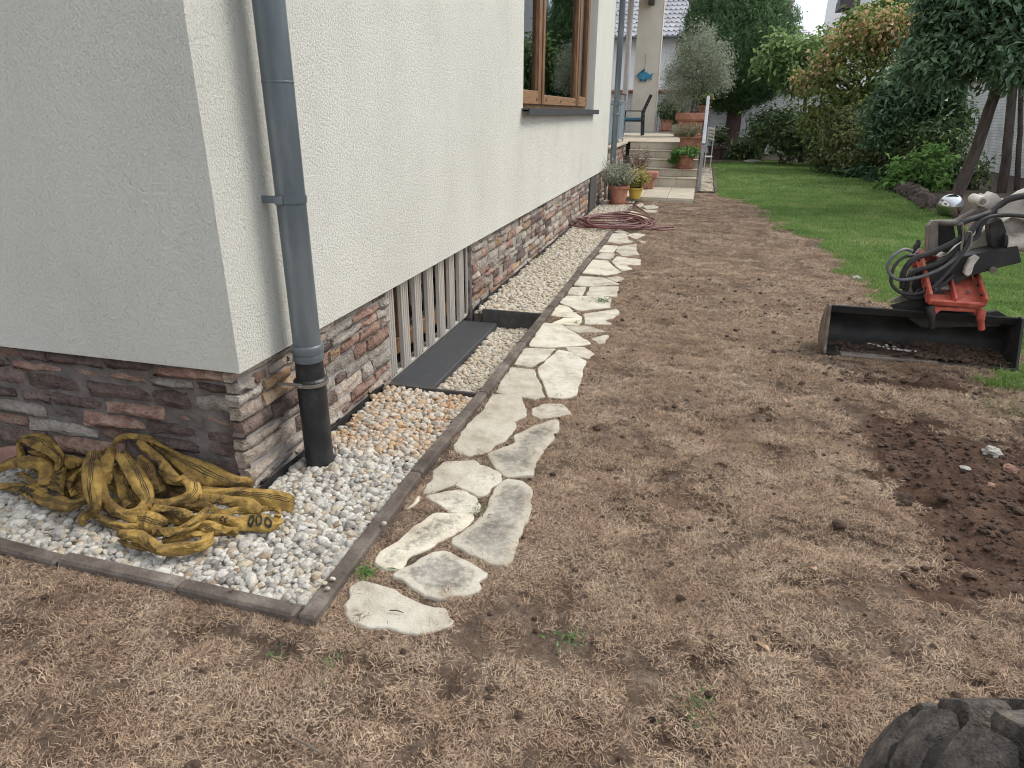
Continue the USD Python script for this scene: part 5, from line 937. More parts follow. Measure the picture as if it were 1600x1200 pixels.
while z < TZ-0.1:
    h = rng.uniform(0.09, 0.15); h = min(h, TZ-0.052-z); a = WALL_END+0.22
    while a < T0-0.1:
        L = min(rng.uniform(0.2, 0.45), T0-a); v, f = rough_stone(L-0.012, h-0.012, 0.025, rng, (5, 3)); part(te, 'stone', (np.stack([-0.03+v[:, 1], a+v[:, 0], z+v[:, 2]], 1), f[:, ::-1]), rng.choice(['stone_red', 'stone_tan', 'stone_grey', 'stone_plum']), smooth=50); a += L
    z += h
# column, lamp
cy0 = onz(1010, 206, TZ)[1]; cL, cR = ony(985, 200, cy0)[0], ony(1021.5, 200, cy0)[0]
solo('pillar', cat(bx(cL, cR, cy0, cy0+0.4, TZ, 5.6, 0.006), bx(cR+0.0015, cR+0.028, cy0-0.004, cy0+0.39, TZ, 5.6, 0.004)), 'plaster', 'beige rendered terrace pillar carrying the blue fish', 'pillar')
lp = ony(1018, 2, cy0-0.25); solo('wall_lamp', cat(bx(lp[0]-0.10, lp[0]+0.10, cy0-0.32, cy0-0.03, lp[2]-0.10, lp[2]+0.2, 0.02), bx(lp[0]-0.03, lp[0]+0.03, cy0-0.06, cy0-0.002, lp[2], lp[2]+0.1)), 'dark_board', 'dark box lamp at the top of the beige pillar', 'lamp')
wp = ony(983, 100, 15.6); wp = ony(983, 60, cy0+0.5)
solo('post', cyl((wp[0]-0.02, cy0+0.6, TZ), (wp[0]-0.02, cy0+0.6, 5.8), 0.10, 20), 'white_paint', 'round off white post left of the beige pillar', 'post', smooth=40)
solo('loggia_roof', bx(-5, cR+0.03, WALL_END+0.6, cy0+1.2, 5.6, 5.85), 'plaster_white', 'pale slab over the terrace resting on pillar and post', 'roof')
# fish
fy_ = cy0-0.05; F = lambda pts, dy=0.0: np.array([ony(940+a/6, b/6, fy_-dy) for a, b in pts])
fish = thing('fish_ornament', 'blue and turquoise fish ornament hung by a thin cord on the beige pillar', 'ornament', ony(1007, 118, fy_))
def fpoly(pts, t, mat, name, dy=0.0):
    P = F(pts, dy)[:, [0, 2]]; g = Polygon(P).buffer(0.012).buffer(-0.006); a = extr(g, (1, 0, 0), (0, 0, 1), (0, 1, 0), (0, fy_-dy, 0), t); part(fish, name, (a[0], a[1][:, ::-1]), mat)
fpoly([(325, 712), (345, 690), (380, 672), (420, 678), (450, 700), (470, 695), (462, 728), (430, 735), (390, 748), (355, 735)], 0.025, 'fish_blue', 'body')
fpoly([(350, 690), (385, 655), (405, 650), (400, 672), (375, 680)], 0.014, 'fish_dark', 'dorsal_fin', 0.004); fpoly([(450, 705), (485, 685), (470, 715), (468, 750), (445, 738)], 0.014, 'fish_blue', 'tail', 0.004)
fpoly([(355, 738), (380, 745), (372, 768), (358, 752)], 0.014, 'fish_dark', 'fin', 0.004); fpoly([(395, 745), (420, 740), (415, 768), (400, 758)], 0.014, 'fish_dark', 'fin', 0.004)
e_ = F([(350, 705)])[0]; part(fish, 'eye', blob(e_+[0, -0.006, 0], (0.02, 0.01, 0.02), 1, 0.02), 'fish_dark', smooth=True)
part(fish, 'cord', tube([F([(405, 660)])[0], F([(410, 505)])[0]], 0.006, 6), 'chair_dark')
# railing along the terrace edge
rl = thing('terrace_railing', 'blue grey slatted railing on the terrace edge beside the house corner', 'railing', (-0.1, 13, TZ))
RX = -0.10; ry0, ry1 = WALL_END+0.45, T0-0.12
part(rl, 'handrail', bar((RX, ry0, TZ+1.02), (RX, ry1, TZ+1.02), 0.06, 0.035, 0.006), 'dark_wood'); part(rl, 'rail', bar((RX, ry0, TZ+0.86), (RX, ry1, TZ+0.86), 0.03, 0.03), 'rail_blue'); part(rl, 'rail', bar((RX, ry0, TZ+0.08), (RX, ry1, TZ+0.08), 0.03, 0.03), 'rail_blue')
for y in np.linspace(ry0, ry1, 4): part(rl, 'rail_post', bx(RX-0.018, RX+0.018, y-0.018, y+0.018, TZ-0.03, TZ+1.0, 0.003), 'rail_steel')
for y in np.arange(ry0+0.06, ry1, 0.115): part(rl, 'slat', bx(RX-0.006, RX+0.006, y-0.045, y+0.045, TZ+0.095, TZ+0.845, 0.002), 'rail_blue')
# handrail right of the steps, seen almost edge on
hr = thing('handrail', 'silver steel handrail on posts along the right side of the steps', 'railing', (1.76, 14.5, 0))
hx_ = 1.77
p0, p1 = np.array([hx_, 13.5, 0.98]), np.array([hx_, T0+0.1, TZ+0.98])
for dz in (0, -0.28, -0.56): part(hr, 'rail', bar(p0+[0, 0, dz], p1+[0, 0, dz], 0.07 if dz == 0 else 0.05, 0.05 if dz == 0 else 0.025, 0.006), 'rail_steel')
for t, zb in ((0, 0.0), (0.5, 0.5), (1, TZ)):
    q = p0+(p1-p0)*t; part(hr, 'rail_post', bx(hx_-0.035, hx_+0.035, q[1]-0.02, q[1]+0.02, zb-0.05, q[2]-0.02, 0.003), 'rail_steel')
part(hr, 'rail', bar(p1, p1+[0, 2.4, 0], 0.045, 0.05, 0.006), 'rail_steel'); part(hr, 'rail', bar(p1-[0, 0, 0.5], p1+[0, 2.4, -0.5], 0.025, 0.025, 0.004), 'rail_steel'); part(hr, 'rail_post', bx(hx_-0.02, hx_+0.02, p1[1]+2.38, p1[1]+2.42, TZ-0.05, p1[2]-0.02), 'rail_steel')
gravel('strip_pebbles', [(1.80, 2.10, 13.5, 20.5)], 0.01, 0.04, 'pebble_cream', 'cream pebbles in the narrow strip right of the steps', 27, layers=2)
part('/World/gravel_bed', 'bed_layer', bx(1.72, 2.12, 13.45, 20.6, -0.2, -0.01), 'bed_soil')
for y in np.arange(13.42, 20.4, 1.0): kerb_slab((2.14, y), (2.14, y+1.0), z1=0.04)
kerb_slab((1.75, 13.44), (2.17, 13.44), z1=0.03)
# chair on the terrace
cb = onz(1003, 212, TZ); ch = thing('garden_chair', 'dark garden armchair with a blue cushion on the terrace', 'chair', (cb[0], cb[1], TZ))
cx0, cx1, cyf, cyb = cb[0]-0.62, cb[0]+0.02, cb[1]-0.02, cb[1]+0.55
# the chair faces left: its back is at the right
for y in (cyf, cyb): 
    part(ch, 'leg', bar((cx1-0.03, y, TZ), (cx1-0.06, y, TZ+0.66), 0.045, 0.06, 0.006), 'chair_dark'); part(ch, 'leg', bar((cx0, y, TZ), (cx0+0.03, y, TZ+0.66), 0.045, 0.05, 0.006), 'chair_dark')
    part(ch, 'armrest', bar((cx0-0.02, y, TZ+0.675), (cx1+0.0, y, TZ+0.675), 0.06, 0.03, 0.006), 'chair_dark'); part(ch, 'back_post', bar((cx1-0.07, y, TZ+0.62), (cx1+0.14, y, TZ+1.12), 0.04, 0.05, 0.006), 'chair_dark')
for k in range(6): a = 0.06+0.17*k*0.95; part(ch, 'back_slat', bar((cx1-0.09+0.2*a, cyf, TZ+0.46+0.62*a), (cx1-0.09+0.2*a, cyb, TZ+0.46+0.62*a), 0.02, 0.07, 0.004), 'chair_dark')
part(ch, 'seat', bx(cx0, cx1-0.06, cyf, cyb, TZ+0.38, TZ+0.415, 0.008), 'chair_dark'); part(ch, 'cushion', bx(cx0, cx1-0.05, cyf-0.02, cyb, TZ+0.418, TZ+0.49, 0.025), 'cushion_blue')

# ------------------------------------------------------------------ potted plants
def depth(p): return float((np.asarray(p)-CAM)@CF)
def pot(t, c, r0, r1, h, mat='terracotta', saucer=True, n=28):
    part(t, 'pot', lathe([(0, 0.0), (r0, 0.0), (r1*0.97, h*0.84), (r1*1.06, h*0.84), (r1*1.07, h), (r1*0.96, h), (r1*0.93, h*0.9), (0, h*0.9)], c, n), mat, smooth=35)
    if saucer: part(t, 'saucer', lathe([(0, -0.03), (r0*1.2, -0.03), (r0*1.45, 0.02), (r0*1.38, 0.02), (r0*1.1, -0.01), (0, -0.01)], c, n), mat, smooth=35)
def herb(t, c, R, H, n, L, W, mat, seed, droop=0.1, name='foliage', flat=0.6, stems=True):
    rs = np.random.default_rng(seed); C, D = [], []
    ns_ = max(14, n//22); hs = []
    for k in range(ns_):
        a, q = rs.uniform(0, 2*np.pi), np.sqrt(rs.random()); tip = np.asarray(c)+[R*q*math.cos(a), R*q*math.sin(a), H*(1-0.45*q*q)*rs.uniform(0.75, 1.1)]; b = np.asarray(c)+[R*0.25*q*math.cos(a), R*0.25*q*math.sin(a), 0]
        t_ = rs.uniform(0.25, 1, (22, 1)); C.append(b+(tip-b)*t_+rs.normal(0, R*0.04, (22, 3))); D.append(np.repeat(unit(tip-b)[None], 22, 0)); hs.append(tube([b, (b+tip)/2+[0, 0, 0.03*H], tip], [0.004, 0.003, 0.0015], 4))
    C, D = np.vstack(C), np.vstack(D); part(t, name, leaves(C, D, rs, L, W, 0.15, droop, 0.2, 0.55, along=D), mat)
    if stems: part(t, 'stem', cat(hs), 'twig')
def potted(name, label, cat_, c): return thing(name, label, cat_, c)
g0 = onz(961, 318, 0.0); g0[0] = 0.33; lav = potted('lavender_pot', 'grey green lavender in a terracotta pot standing at the end of the pebble bed', 'potted plant', (g0[0], g0[1], 0.02))
c = np.array([0.33, g0[1], 0.03]); pot(lav, c, 0.13, 0.185, 0.30); herb(lav, c+[0, 0, 0.27], 0.40, 0.50, 2400, 0.055, 0.011, 'lavender', 1)
rs = np.random.default_rng(5); part(lav, 'flower_stalk', cat([tube([c+[rs.normal(0, .08), rs.normal(0, .08), 0.4], c+[rs.normal(0, .3), rs.normal(0, .2), rs.uniform(0.75, 0.98)]], [0.003, 0.002], 4) for k in range(9)]), 'grey_herb')
c = np.array([0.60, g0[1]+0.45, 0.06]); yp = potted('yellow_plant_pot', 'yellow green bushy plant in a yellow pot right of the lavender', 'potted plant', c); pot(yp, c, 0.10, 0.135, 0.20, 'yellow_pot', False); herb(yp, c+[0, 0, 0.16], 0.30, 0.44, 1700, 0.04, 0.018, 'yellow_herb', 2)
c = np.array([0.56, 13.25, 0.075]); tr = potted('tray_planter', 'shallow terracotta planter with reddish dry plants beside the foot of the steps', 'potted plant', c)
part(tr, 'stand', bx(0.30, 0.82, 13.0, 13.4, 0.075, 0.30, 0.01), 'terracotta'); part(tr, 'pot', bx(0.22, 0.90, 12.95, 13.45, 0.30, 0.42, 0.02), 'terracotta'); herb(tr, c+[-0.06, 0, 0.33], 0.34, 0.52, 700, 0.05, 0.02, 'dry_herb', 3, 0.3)
c = onz(1070, 262, ez_[1]); c = np.array([c[0], (ey[1]+ey[2])/2, ez_[1]+0.03]); fe_ = potted('fern_pot', 'bright green drooping fern in a terracotta pot standing on the steps', 'potted plant', c); pot(fe_, c, 0.15, 0.19, 0.27); herb(fe_, c+[0, 0, 0.24], 0.34, 0.20, 1300, 0.09, 0.03, 'fern', 4, 0.7)
herb(fe_, c+[-0.22, -0.05, 0.08], 0.14, 0.22, 500, 0.08, 0.028, 'fern', 14, 0.9, stems=False)
c = np.array([1.50, ey[3]+0.20, ez_[3]]); pl = potted('planter_box', 'oblong terracotta planter of grey green herbs on the upper step', 'potted plant', c)
part(pl, 'pot', cat(bx(c[0]-0.26, c[0]+0.24, c[1]-0.13, c[1]+0.13, ez_[3]+.004, ez_[3]+.29, 0.02), bx(c[0]-0.28, c[0]+0.26, c[1]-0.15, c[1]+0.15, ez_[3]+.26, ez_[3]+.305, 0.01)), 'terracotta'); herb(pl, c+[-0.14, 0, 0.26], 0.42, 0.36, 2600, 0.045, 0.009, 'grey_herb', 5)
# olive tree in a big pot on the terrace
op = onz(1076, 214, TZ); op = np.array([op[0], op[1]+0.25, TZ]); ol = thing('olive_tree', 'silvery olive tree in a large terracotta tub on the terrace', 'tree', op)
s_ = depth(op)/FPX
part(ol, 'pot', lathe([(0, 0.03), (0.30, 0.03), (0.36, 0.42), (0.40, 0.43), (0.43, 0.47), (0.43, 0.60), (0.40, 0.64), (0.35, 0.62), (0.33, 0.56), (0, 0.56)], op, 36), 'terracotta', smooth=35); part(ol, 'saucer', lathe([(0, 0), (0.40, 0), (0.45, 0.06), (0.42, 0.06), (0.38, 0.03), (0, 0.03)], op, 36), 'terracotta', smooth=35)
tb = op+[0.0, 0, 0.5]; rs = np.random.default_rng(6)
part(ol, 'trunk', cat(tube(spline([tb, tb+[0.03, 0, 0.5], tb+[-0.02, 0.05, 1.0], tb+[0.1, 0, 1.5]], 4), np.linspace(0.045, 0.025, 13), 8), tube(spline([tb+[0.1, 0, 0], tb+[0.14, 0, 0.5], tb+[0.35, 0.05, 1.1]], 4), np.linspace(0.035, 0.02, 9), 8)), 'bark', smooth=True)
OC = lambda px, py, dy=0.0: ony(px, py, op[1]+dy)
ob = [(OC(1085, 105), (0.85, 0.6, 0.72)), (OC(1060, 130, -.1), (0.62, 0.5, 0.55)), (OC(1112, 95, .1), (0.66, 0.5, 0.6)), (OC(1092, 65), (0.55, 0.45, 0.5)), (OC(1072, 158), (0.5, 0.4, 0.35)), (OC(1120, 125), (0.5, 0.4, 0.4))]
C, D = crown_points(ob, rs, 1500, 12, 0.07, 0.35); part(ol, 'crown', leaves(C, D, rs, 0.075, 0.016, 0.3, 0.1, 0.1, 1.0), 'olive_leaf')
part(ol, 'limb', cat([tube(spline([tb+[0.05, 0, 0.9], (tb+[0.05, 0, 1.2]+np.asarray(b[0]))/2+rs.normal(0, .05, 3), b[0]], 4), np.linspace(0.02, 0.006, 9), 6) for b in ob]), 'twig', smooth=True)
c = OC(1096, 176, 0.4); c[2] = TZ+0.62; ge = thing('geranium_pot', 'terracotta pot of purple and orange flowers behind the handrail', 'potted plant', (c[0], c[1], TZ)); part(ge, 'stand', cyl((c[0], c[1], TZ), (c[0], c[1], TZ+0.6), 0.13), 'chair_dark'); pot(ge, c, 0.17, 0.24, 0.2, saucer=False)
herb(ge, c+[0.05, 0, 0.18], 0.30, 0.42, 700, 0.07, 0.05, 'light_leaf', 8); herb(ge, c+[0.12, -0.1, 0.25], 0.22, 0.22, 260, 0.05, 0.045, 'petal_red', 9, name='blossom', stems=False); herb(ge, c+[0.02, -0.12, 0.16], 0.12, 0.08, 80, 0.05, 0.045, 'petal_orange', 10, name='blossom', stems=False)
c = onz(1041, 206, TZ); bu = thing('bush_pot', 'dark leafy bush in a square terracotta pot right of the pillar', 'potted plant', c); part(bu, 'pot', cat(bx(c[0]-0.2, c[0]+0.2, c[1]-0.2, c[1]+0.2, TZ+0.04, TZ+0.42, 0.03), bx(c[0]-0.26, c[0]+0.26, c[1]-0.26, c[1]+0.26, TZ, TZ+0.035, 0.01)), 'terracotta')
rs = np.random.default_rng(16); C, D = crown_points([(c+[0.05, 0, 0.75], (0.42, 0.36, 0.45)), (c+[0.3, 0.1, 0.6], (0.3, 0.3, 0.35))], rs, 220, 9, 0.05, 0.4); part(bu, 'foliage', leaves(C, D, rs, 0.09, 0.045), 'dark_shrub')
fr = thing('trellis', 'thin metal trellis frame right of the beige pillar', 'trellis', (c[0], c[1]+0.3, TZ)); q0, q1 = ony(1026, 200, c[1]+0.35), ony(1054, 150, c[1]+0.35)
part(fr, 'post', cyl((q0[0], c[1]+.35, TZ), (q0[0], c[1]+.35, q1[2]), 0.012, 8), 'rail_steel'); part(fr, 'post', cyl((q0[0]+.1, c[1]+.35, TZ), (q0[0]+.1, c[1]+.35, q1[2]), 0.012, 8), 'rail_steel')
for z in (0.0, -0.12, -0.24): part(fr, 'crossbar', cyl((q0[0], c[1]+.345, q1[2]+z), (q1[0], c[1]+.345, q1[2]+z), 0.012, 8), 'rail_steel')
wc_ = ony(1109, 215, 19.0); wt = thing('slatted_chair', 'pale slatted garden chair half hidden behind the handrail', 'chair', (wc_[0], 19.0, 0)); wx = wc_[0]
for z in (0.0, 0.09, 0.18, 0.27): part(wt, 'slat', bar((wx-0.08, 18.8+z*0.2, wc_[2]+z), (wx+0.12, 18.8+z*0.2, wc_[2]+z-0.05), 0.02, 0.05, 0.004), 'alu')
for dx in (-0.06, 0.1): part(wt, 'leg', bar((wx+dx, 18.86, 0), (wx+dx, 18.78, wc_[2]+0.3), 0.025, 0.025), 'alu')
part(wt, 'seat', bx(wx-0.09, wx+0.12, 18.35, 18.78, 0.44, 0.47, 0.008), 'alu'); part(wt, 'leg', bx(wx-0.08, wx-0.05, 18.36, 18.4, 0, 0.44), 'alu'); part(wt, 'leg', bx(wx+0.08, wx+0.11, 18.36, 18.4, 0, 0.44), 'alu')
c = onz(1118, 250, 0.0); dp_ = thing('dark_pot', 'dark brown flower pot with a green plant near the conifer trunk', 'potted plant', c); pot(dp_, c+[0, 0, .03], 0.22, 0.32, 0.45, 'bark_red'); herb(dp_, c+[0, 0, 0.42], 0.32, 0.8, 500, 0.14, 0.06, 'dark_shrub', 12)

# ------------------------------------------------------------------ boundary walls and neighbouring houses
RW = 29.0
w1 = thing('rear_wall', 'white painted brick wall with red tile coping closing the garden at the back', 'wall', (0, RW, 0)); zt = ony(1230, 141, RW)[2]
part(w1, 'wall', bx(-14, 10.2, RW, RW+0.24, -0.1, zt-0.1), 'white_brick_x')
for k, x in enumerate(np.arange(-6, 10, 0.42)): part(w1, 'coping_tile', obox((x+0.21, RW+0.12, zt-0.03), (1, 0, 0.02), (0, 1, 0), (0, 0, 1), (0.43, 0.46, 0.10), 0.03), 'coping_red')
part(w1, 'coping_ledge', bx(-14, 10.2, RW-0.06, RW+0.3, zt-0.1, zt-0.085), 'mortar')
w2 = thing('side_wall', 'white painted brick wall in shade behind the right hand trees', 'wall', (10.2, 16, 0))
part(w2, 'wall', bx(10.2, 10.44, 2, RW-0.002, -0.1, 2.6), 'white_brick_y'); part(w2, 'coping', bx(10.14, 10.5, 2, RW-0.1, 2.602, 2.68, 0.02), 'coping_red')
def tiled_roof(t, A, B, C_, D_, rows, cols, mat):
    """Scalloped tiles in overlapping rows on the plane A (eave left), B (eave right), C_ (ridge right), D_ (ridge left)."""
    A, B, C_, D_ = map(lambda v: np.asarray(v, float), (A, B, C_, D_)); n = unit(np.cross(B-A, D_-A)); n = n if n[2] > 0 else -n; V, F = [], []
    for r in range(rows):
        t0, t1 = (r-0.15)/rows, (r+1.0)/rows; L0, R0_, L1, R1 = A+(D_-A)*t0, B+(C_-B)*t0, A+(D_-A)*t1, B+(C_-B)*t1
        for c in range(cols):
            u0, u1 = (c+0.5*(r % 2))/cols, (c+1+0.5*(r % 2))/cols; u1 = min(u1, 1.0)
            if u0 >= 1: continue
            o = len(V)*0+sum(len(x) for x in V); w = [(u0, 0.35), (u0+(u1-u0)*.25, 0.1), (u0+(u1-u0)*.5, 0.0), (u0+(u1-u0)*.75, 0.1), (u1, 0.35), (u1, 1.0), (u0, 1.0)]
            P = []
            for u, s in w:
                e = t0+(t1-t0)*s; P.append((A+(D_-A)*e)*(1-u)+(B+(C_-B)*e)*u+n*(0.025*(1-s)+0.01))
            V.append(np.array(P)); F.append(np.array([[0, 1, 6], [1, 5, 6], [1, 2, 5], [2, 3, 5], [3, 4, 5]])+o)
    part(t, 'roof_tiles', (np.vstack(V), np.vstack(F)), mat, kind='stuff')
    part(t, 'roof_deck', (np.array([A, B, C_, D_]), np.array([[0, 1, 2], [0, 2, 3]])), 'dark_eave')
hA = thing('neighbour_house', 'white neighbouring house with scalloped grey slate roof behind the terrace pillar', 'house', (-2, 36, 0))
YA = 34.0; eL, eR = ony(940, 56, YA), ony(1092, 56, YA); ez = (eL[2]+eR[2])/2; xr = eR[0]
part(hA, 'wall', bx(-9, xr-0.25, YA+0.5, YA+8, -0.1, ez-0.05), 'plaster_white'); part(hA, 'gutter', cyl((-9, YA-0.02, ez-0.06), (xr, YA-0.02, ez-0.06), 0.07, 12), 'zinc')
rt = ony(1066, 0, YA+2.2); tiled_roof(hA, (-8.6, YA, ez), (xr, YA, ez), (xr-1.9, YA+4.2, ez+4.4), (-8.6, YA+4.2, ez+4.4), 22, 40, 'roof_slate')
part(hA, 'roof_side', (np.array([(xr, YA, ez), (xr, YA+8.4, ez), (xr-1.9, YA+4.2, ez+4.4)]), np.array([[0, 1, 2]])), 'roof_slate')
part(hA, 'dormer_side', bx(xr-0.75, xr-0.05, YA+1.9, YA+2.9, ez+0.9, ez+2.6), 'dark_eave')
hB = thing('far_house', 'small distant white house with grey hipped roof and brick chimney beyond the conifer', 'house', (7, 46, 0)); YB = 46.0
e0, e1, ap = ony(1222, 62, YB), ony(1281, 62, YB), ony(1237, 33, YB+2)
ez = (e0[2]+e1[2])/2
part(hB, 'wall', bx(e0[0]-3, e1[0]-0.25, YB+0.4, YB+7, -0.1, ez-0.02), 'plaster_white'); tiled_roof(hB, (e0[0]-3, YB, ez), (e1[0]+0.1, YB, ez), (ap[0]+0.1, YB+3.5, ap[2]+0.2), (e0[0]-3, YB+3.5, ap[2]+0.2), 9, 30, 'roof_slate')
part(hB, 'roof_side', (np.array([(e1[0]+0.1, YB, ez), (e1[0]+0.1, YB+7, ez), (ap[0]+0.1, YB+3.5, ap[2]+0.2)]), np.array([[0, 1, 2]])), 'roof_slate'); part(hB, 'eave', bx(e0[0]-3, e1[0], YB+0.05, YB+0.4, ez-0.14, ez-0.03), 'dark_wood')
part(hB, 'window', bx(ony(1270, 70, YB+0.4)[0]-0.25, ony(1270, 70, YB+0.4)[0]+0.35, YB+0.36, YB+0.398, ez-0.75, ez-0.18), 'dark_board')
cq = ony(1229, 14, YB+4); part(hB, 'chimney', bx(cq[0]-0.35, cq[0]+0.35, YB+3.7, YB+4.4, ez, cq[2]+0.35, 0.02), 'stone_tan'); part(hB, 'chimney_cap', bx(cq[0]-0.42, cq[0]+0.42, YB+3.6, YB+4.5, cq[2]+0.352, cq[2]+0.45, 0.02), 'mortar')
hC = thing('gable_house', 'white neighbouring house with dark eaves and bent gutter pipe at upper right', 'house', (11, 32, 0)); YC = 31.0
q = ony(1338, 20, YC); part(hC, 'wall', bx(q[0], q[0]+9, YC, YC+9, -0.1, 9.0), 'plaster_white'); e = ony(1313, 0, YC); e2 = ony(1334, 15, YC)
part(hC, 'eave', cat(bx(e[0], q[0]-0.003, YC-0.5, YC+0.9, e2[2], e2[2]+0.35, 0.01), bx(e[0]+0.02, q[0]-0.004, YC-0.45, YC+0.85, e2[2]+0.352, 9.0)), 'dark_eave')
part(hC, 'gutter_pipe', tube(spline([ony(a, b, YC-0.3) for a, b in [(1316, -20), (1316, 8), (1321, 17), (1330, 22), (1337, 24)]], 6), 0.08, 10), 'zinc', smooth=True)
for px in (1393, 1412): w_ = ony(px, 2, YC); part(hC, 'window', cat(bx(w_[0]-0.35, w_[0]-0.27, YC-0.06, YC-0.002, w_[2]-0.25, w_[2]+1.6), bx(w_[0]+0.17, w_[0]+0.25, YC-0.06, YC-0.002, w_[2]-0.25, w_[2]+1.6), bx(w_[0]-0.26, w_[0]+0.16, YC-0.06, YC-0.003, w_[2]-0.25, w_[2]-0.17)), 'chair_dark'); part(hC, 'pane', bx(w_[0]-0.26, w_[0]+0.16, YC-0.03, YC-0.004, w_[2]-0.165, w_[2]+1.6), 'glass')

# ------------------------------------------------------------------ trees and shrubs
def tree(name, label, base, trunk, blobs, leaf, rs, twigs, per, spread, L, W, shell=0.6, bark='bark', cat_='tree', limbs=True, **kw):
    t = thing(name, label, cat_, base)
    if trunk is not None:
        for k, (pts, r0, r1) in enumerate(trunk):
            P = spline(pts, 6); P = P+(meshkit.noise(P*3)[:, None]-0.5)*0.05*np.array([1, 1, 0]); part(t, 'trunk', tube(P, np.linspace(r0, r1, len(P)), 12), bark, smooth=True)
    if limbs and trunk is not None:
        top = np.asarray(trunk[0][0][-1]); part(t, 'limb', cat([tube(spline([top, (top+np.asarray(b[0]))/2+rs.normal(0, .15, 3), b[0]], 4), np.linspace(trunk[0][2]*0.7, 0.012, 9), 7) for b in blobs]), bark, smooth=True)
    C, D = crown_points(blobs, rs, twigs, per, spread, shell); part(t, 'crown', leaves(C, D, rs, L, W, **kw), leaf); return t
P_ = lambda px, py, Y: ony(px, py, Y)
def rad(px, Y, k=0.7): r = px*depth(P_(1300, 200, Y))/FPX; return (r, r*k, r)
def el(px, py, Y, rx, ry, k=0.7): s = depth(P_(px, py, Y))/FPX; return (P_(px, py, Y), (rx*s, rx*s*k, ry*s))
rs = np.random.default_rng(41); Y = 27.0; tb = onz(1142, 244, 0); tb = np.array([ony(1140, 244, Y)[0], Y, 0.0])
tree('conifer', 'large rounded dark green conifer with a reddish trunk at the back of the lawn', tb, [([tb, tb+[-0.02, 0, 0.8], tb+[0.0, 0, 1.9], tb+[0.0, 0, 3.4]], 0.34, 0.22)],
     [el(1152, 70, Y, 90, 96, 0.95), el(1150, 105, Y, 86, 62, 0.95), el(1150, 25, Y, 72, 66, 0.95), el(1150, 80, Y, 80, 80, 0.9)], 'needle', rs, 9000, 12, 0.07, 0.16, 0.028, 0.80, 'bark_red', up=0.1, droop=-0.45, rnd=0.5)
rs = np.random.default_rng(42); Y = 24.0; b = np.array([ony(1255, 230, Y)[0], Y, 0])
tree('magnolia', 'pale green open branched small tree between the conifer and the autumn tree', b, [([b, b+[-0.1, 0, 1.2], b+[-0.2, 0, 2.4]], 0.09, 0.05)], [el(1225, 95, Y, 38, 20), el(1262, 85, Y, 28, 22), el(1205, 110, Y, 20, 10), el(1250, 120, Y, 35, 20), el(1212, 70, Y, 12, 14), el(1285, 75, Y, 18, 22), el(1232, 65, Y, 14, 10)], 'light_leaf', rs, 230, 13, 0.16, 0.20, 0.10, 0.5, rnd=0.8, droop=0.5)
rs = np.random.default_rng(43); Y = 21.0; b = np.array([ony(1345, 240, Y)[0], Y, 0])
at_ = tree('autumn_tree', 'broad tree turning orange and yellow over green at the garden end', b, [([b, b+[0.1, 0, 1.0], b+[0.0, 0, 2.0]], 0.10, 0.06)], [el(1330, 120, Y, 62, 45), el(1385, 110, Y, 55, 50), el(1290, 150, Y, 55, 40), el(1350, 170, Y, 70, 40), el(1290, 190, Y, 45, 32), el(1400, 160, Y, 50, 50)], 'autumn_yellow', rs, 430, 14, 0.12, 0.14, 0.07, 0.5, droop=0.4)
ob = [el(1375, 42, Y, 56, 20), el(1340, 66, Y, 44, 18), el(1400, 50, Y, 42, 22), el(1300, 92, Y, 34, 9), el(1268, 122, Y, 26, 7), el(1305, 112, Y, 34, 7), el(1418, 28, Y, 28, 16), el(1252, 117, Y, 14, 6)]
C, D = crown_points(ob, rs, 300, 13, 0.14, 0.4); part(at_, 'orange_crown', leaves(C, D, rs, 0.15, 0.075, droop=0.4), 'autumn_orange')
part(at_, 'limb', cat([tube(spline([b+[0, 0, 1.8], (b+[0, 0, 2.4]+np.asarray(q[0]))/2, q[0]], 4), np.linspace(0.05, 0.012, 9), 6) for q in ob]), 'bark', smooth=True)
rs = np.random.default_rng(44); Y = 25.5; b = np.array([ony(1370, 235, Y)[0], Y, 0])
tree('hazel', 'green leafed tree showing above the orange crown before the white house', b, [([b, b+[0, 0, 1.5], b+[0.1, 0, 3.0]], 0.1, 0.05)], [el(1345, 28, Y, 22, 16), el(1385, 18, Y, 24, 22), el(1330, 45, Y, 18, 14), el(1290, 65, Y, 20, 14), el(1420, 10, Y, 20, 20), el(1365, 60, Y, 40, 30)], 'autumn_green', rs, 260, 12, 0.14, 0.18, 0.10, 0.4)
# right hand evergreen with two leaning trunks
rs = np.random.default_rng(45); b = onz(1487, 324, 0); Y = b[1]; u_ = lambda px, py, y=Y: ony(px, py, y)
cb_ = [el(1540, 60, Y, 75, 60, 0.9), el(1480, 70, Y, 60, 42, 0.9), el(1600, 40, Y, 70, 70, 0.9), el(1530, 5, Y, 80, 50, 0.9), el(1455, 105, Y-.3, 38, 26, 0.9), el(1590, 100, Y-.6, 40, 32, 0.9), el(1480, 20, Y, 50, 45, 0.9), el(1660, 40, Y, 90, 90, 0.9), el(1560, -60, Y, 100, 60, 0.9)]
tree('camellia_tree', 'glossy dark leaved tree with a leaning bare trunk beside the steel ball', b, [([b-[0, 0, 0.1], u_(1510, 270), u_(1535, 205), u_(1557, 140), u_(1570, 95)], 0.115, 0.08)], cb_, 'camellia_leaf', rs, 1900, 12, 0.10, 0.145, 0.06, 0.55, droop=0.6, up=0.5)
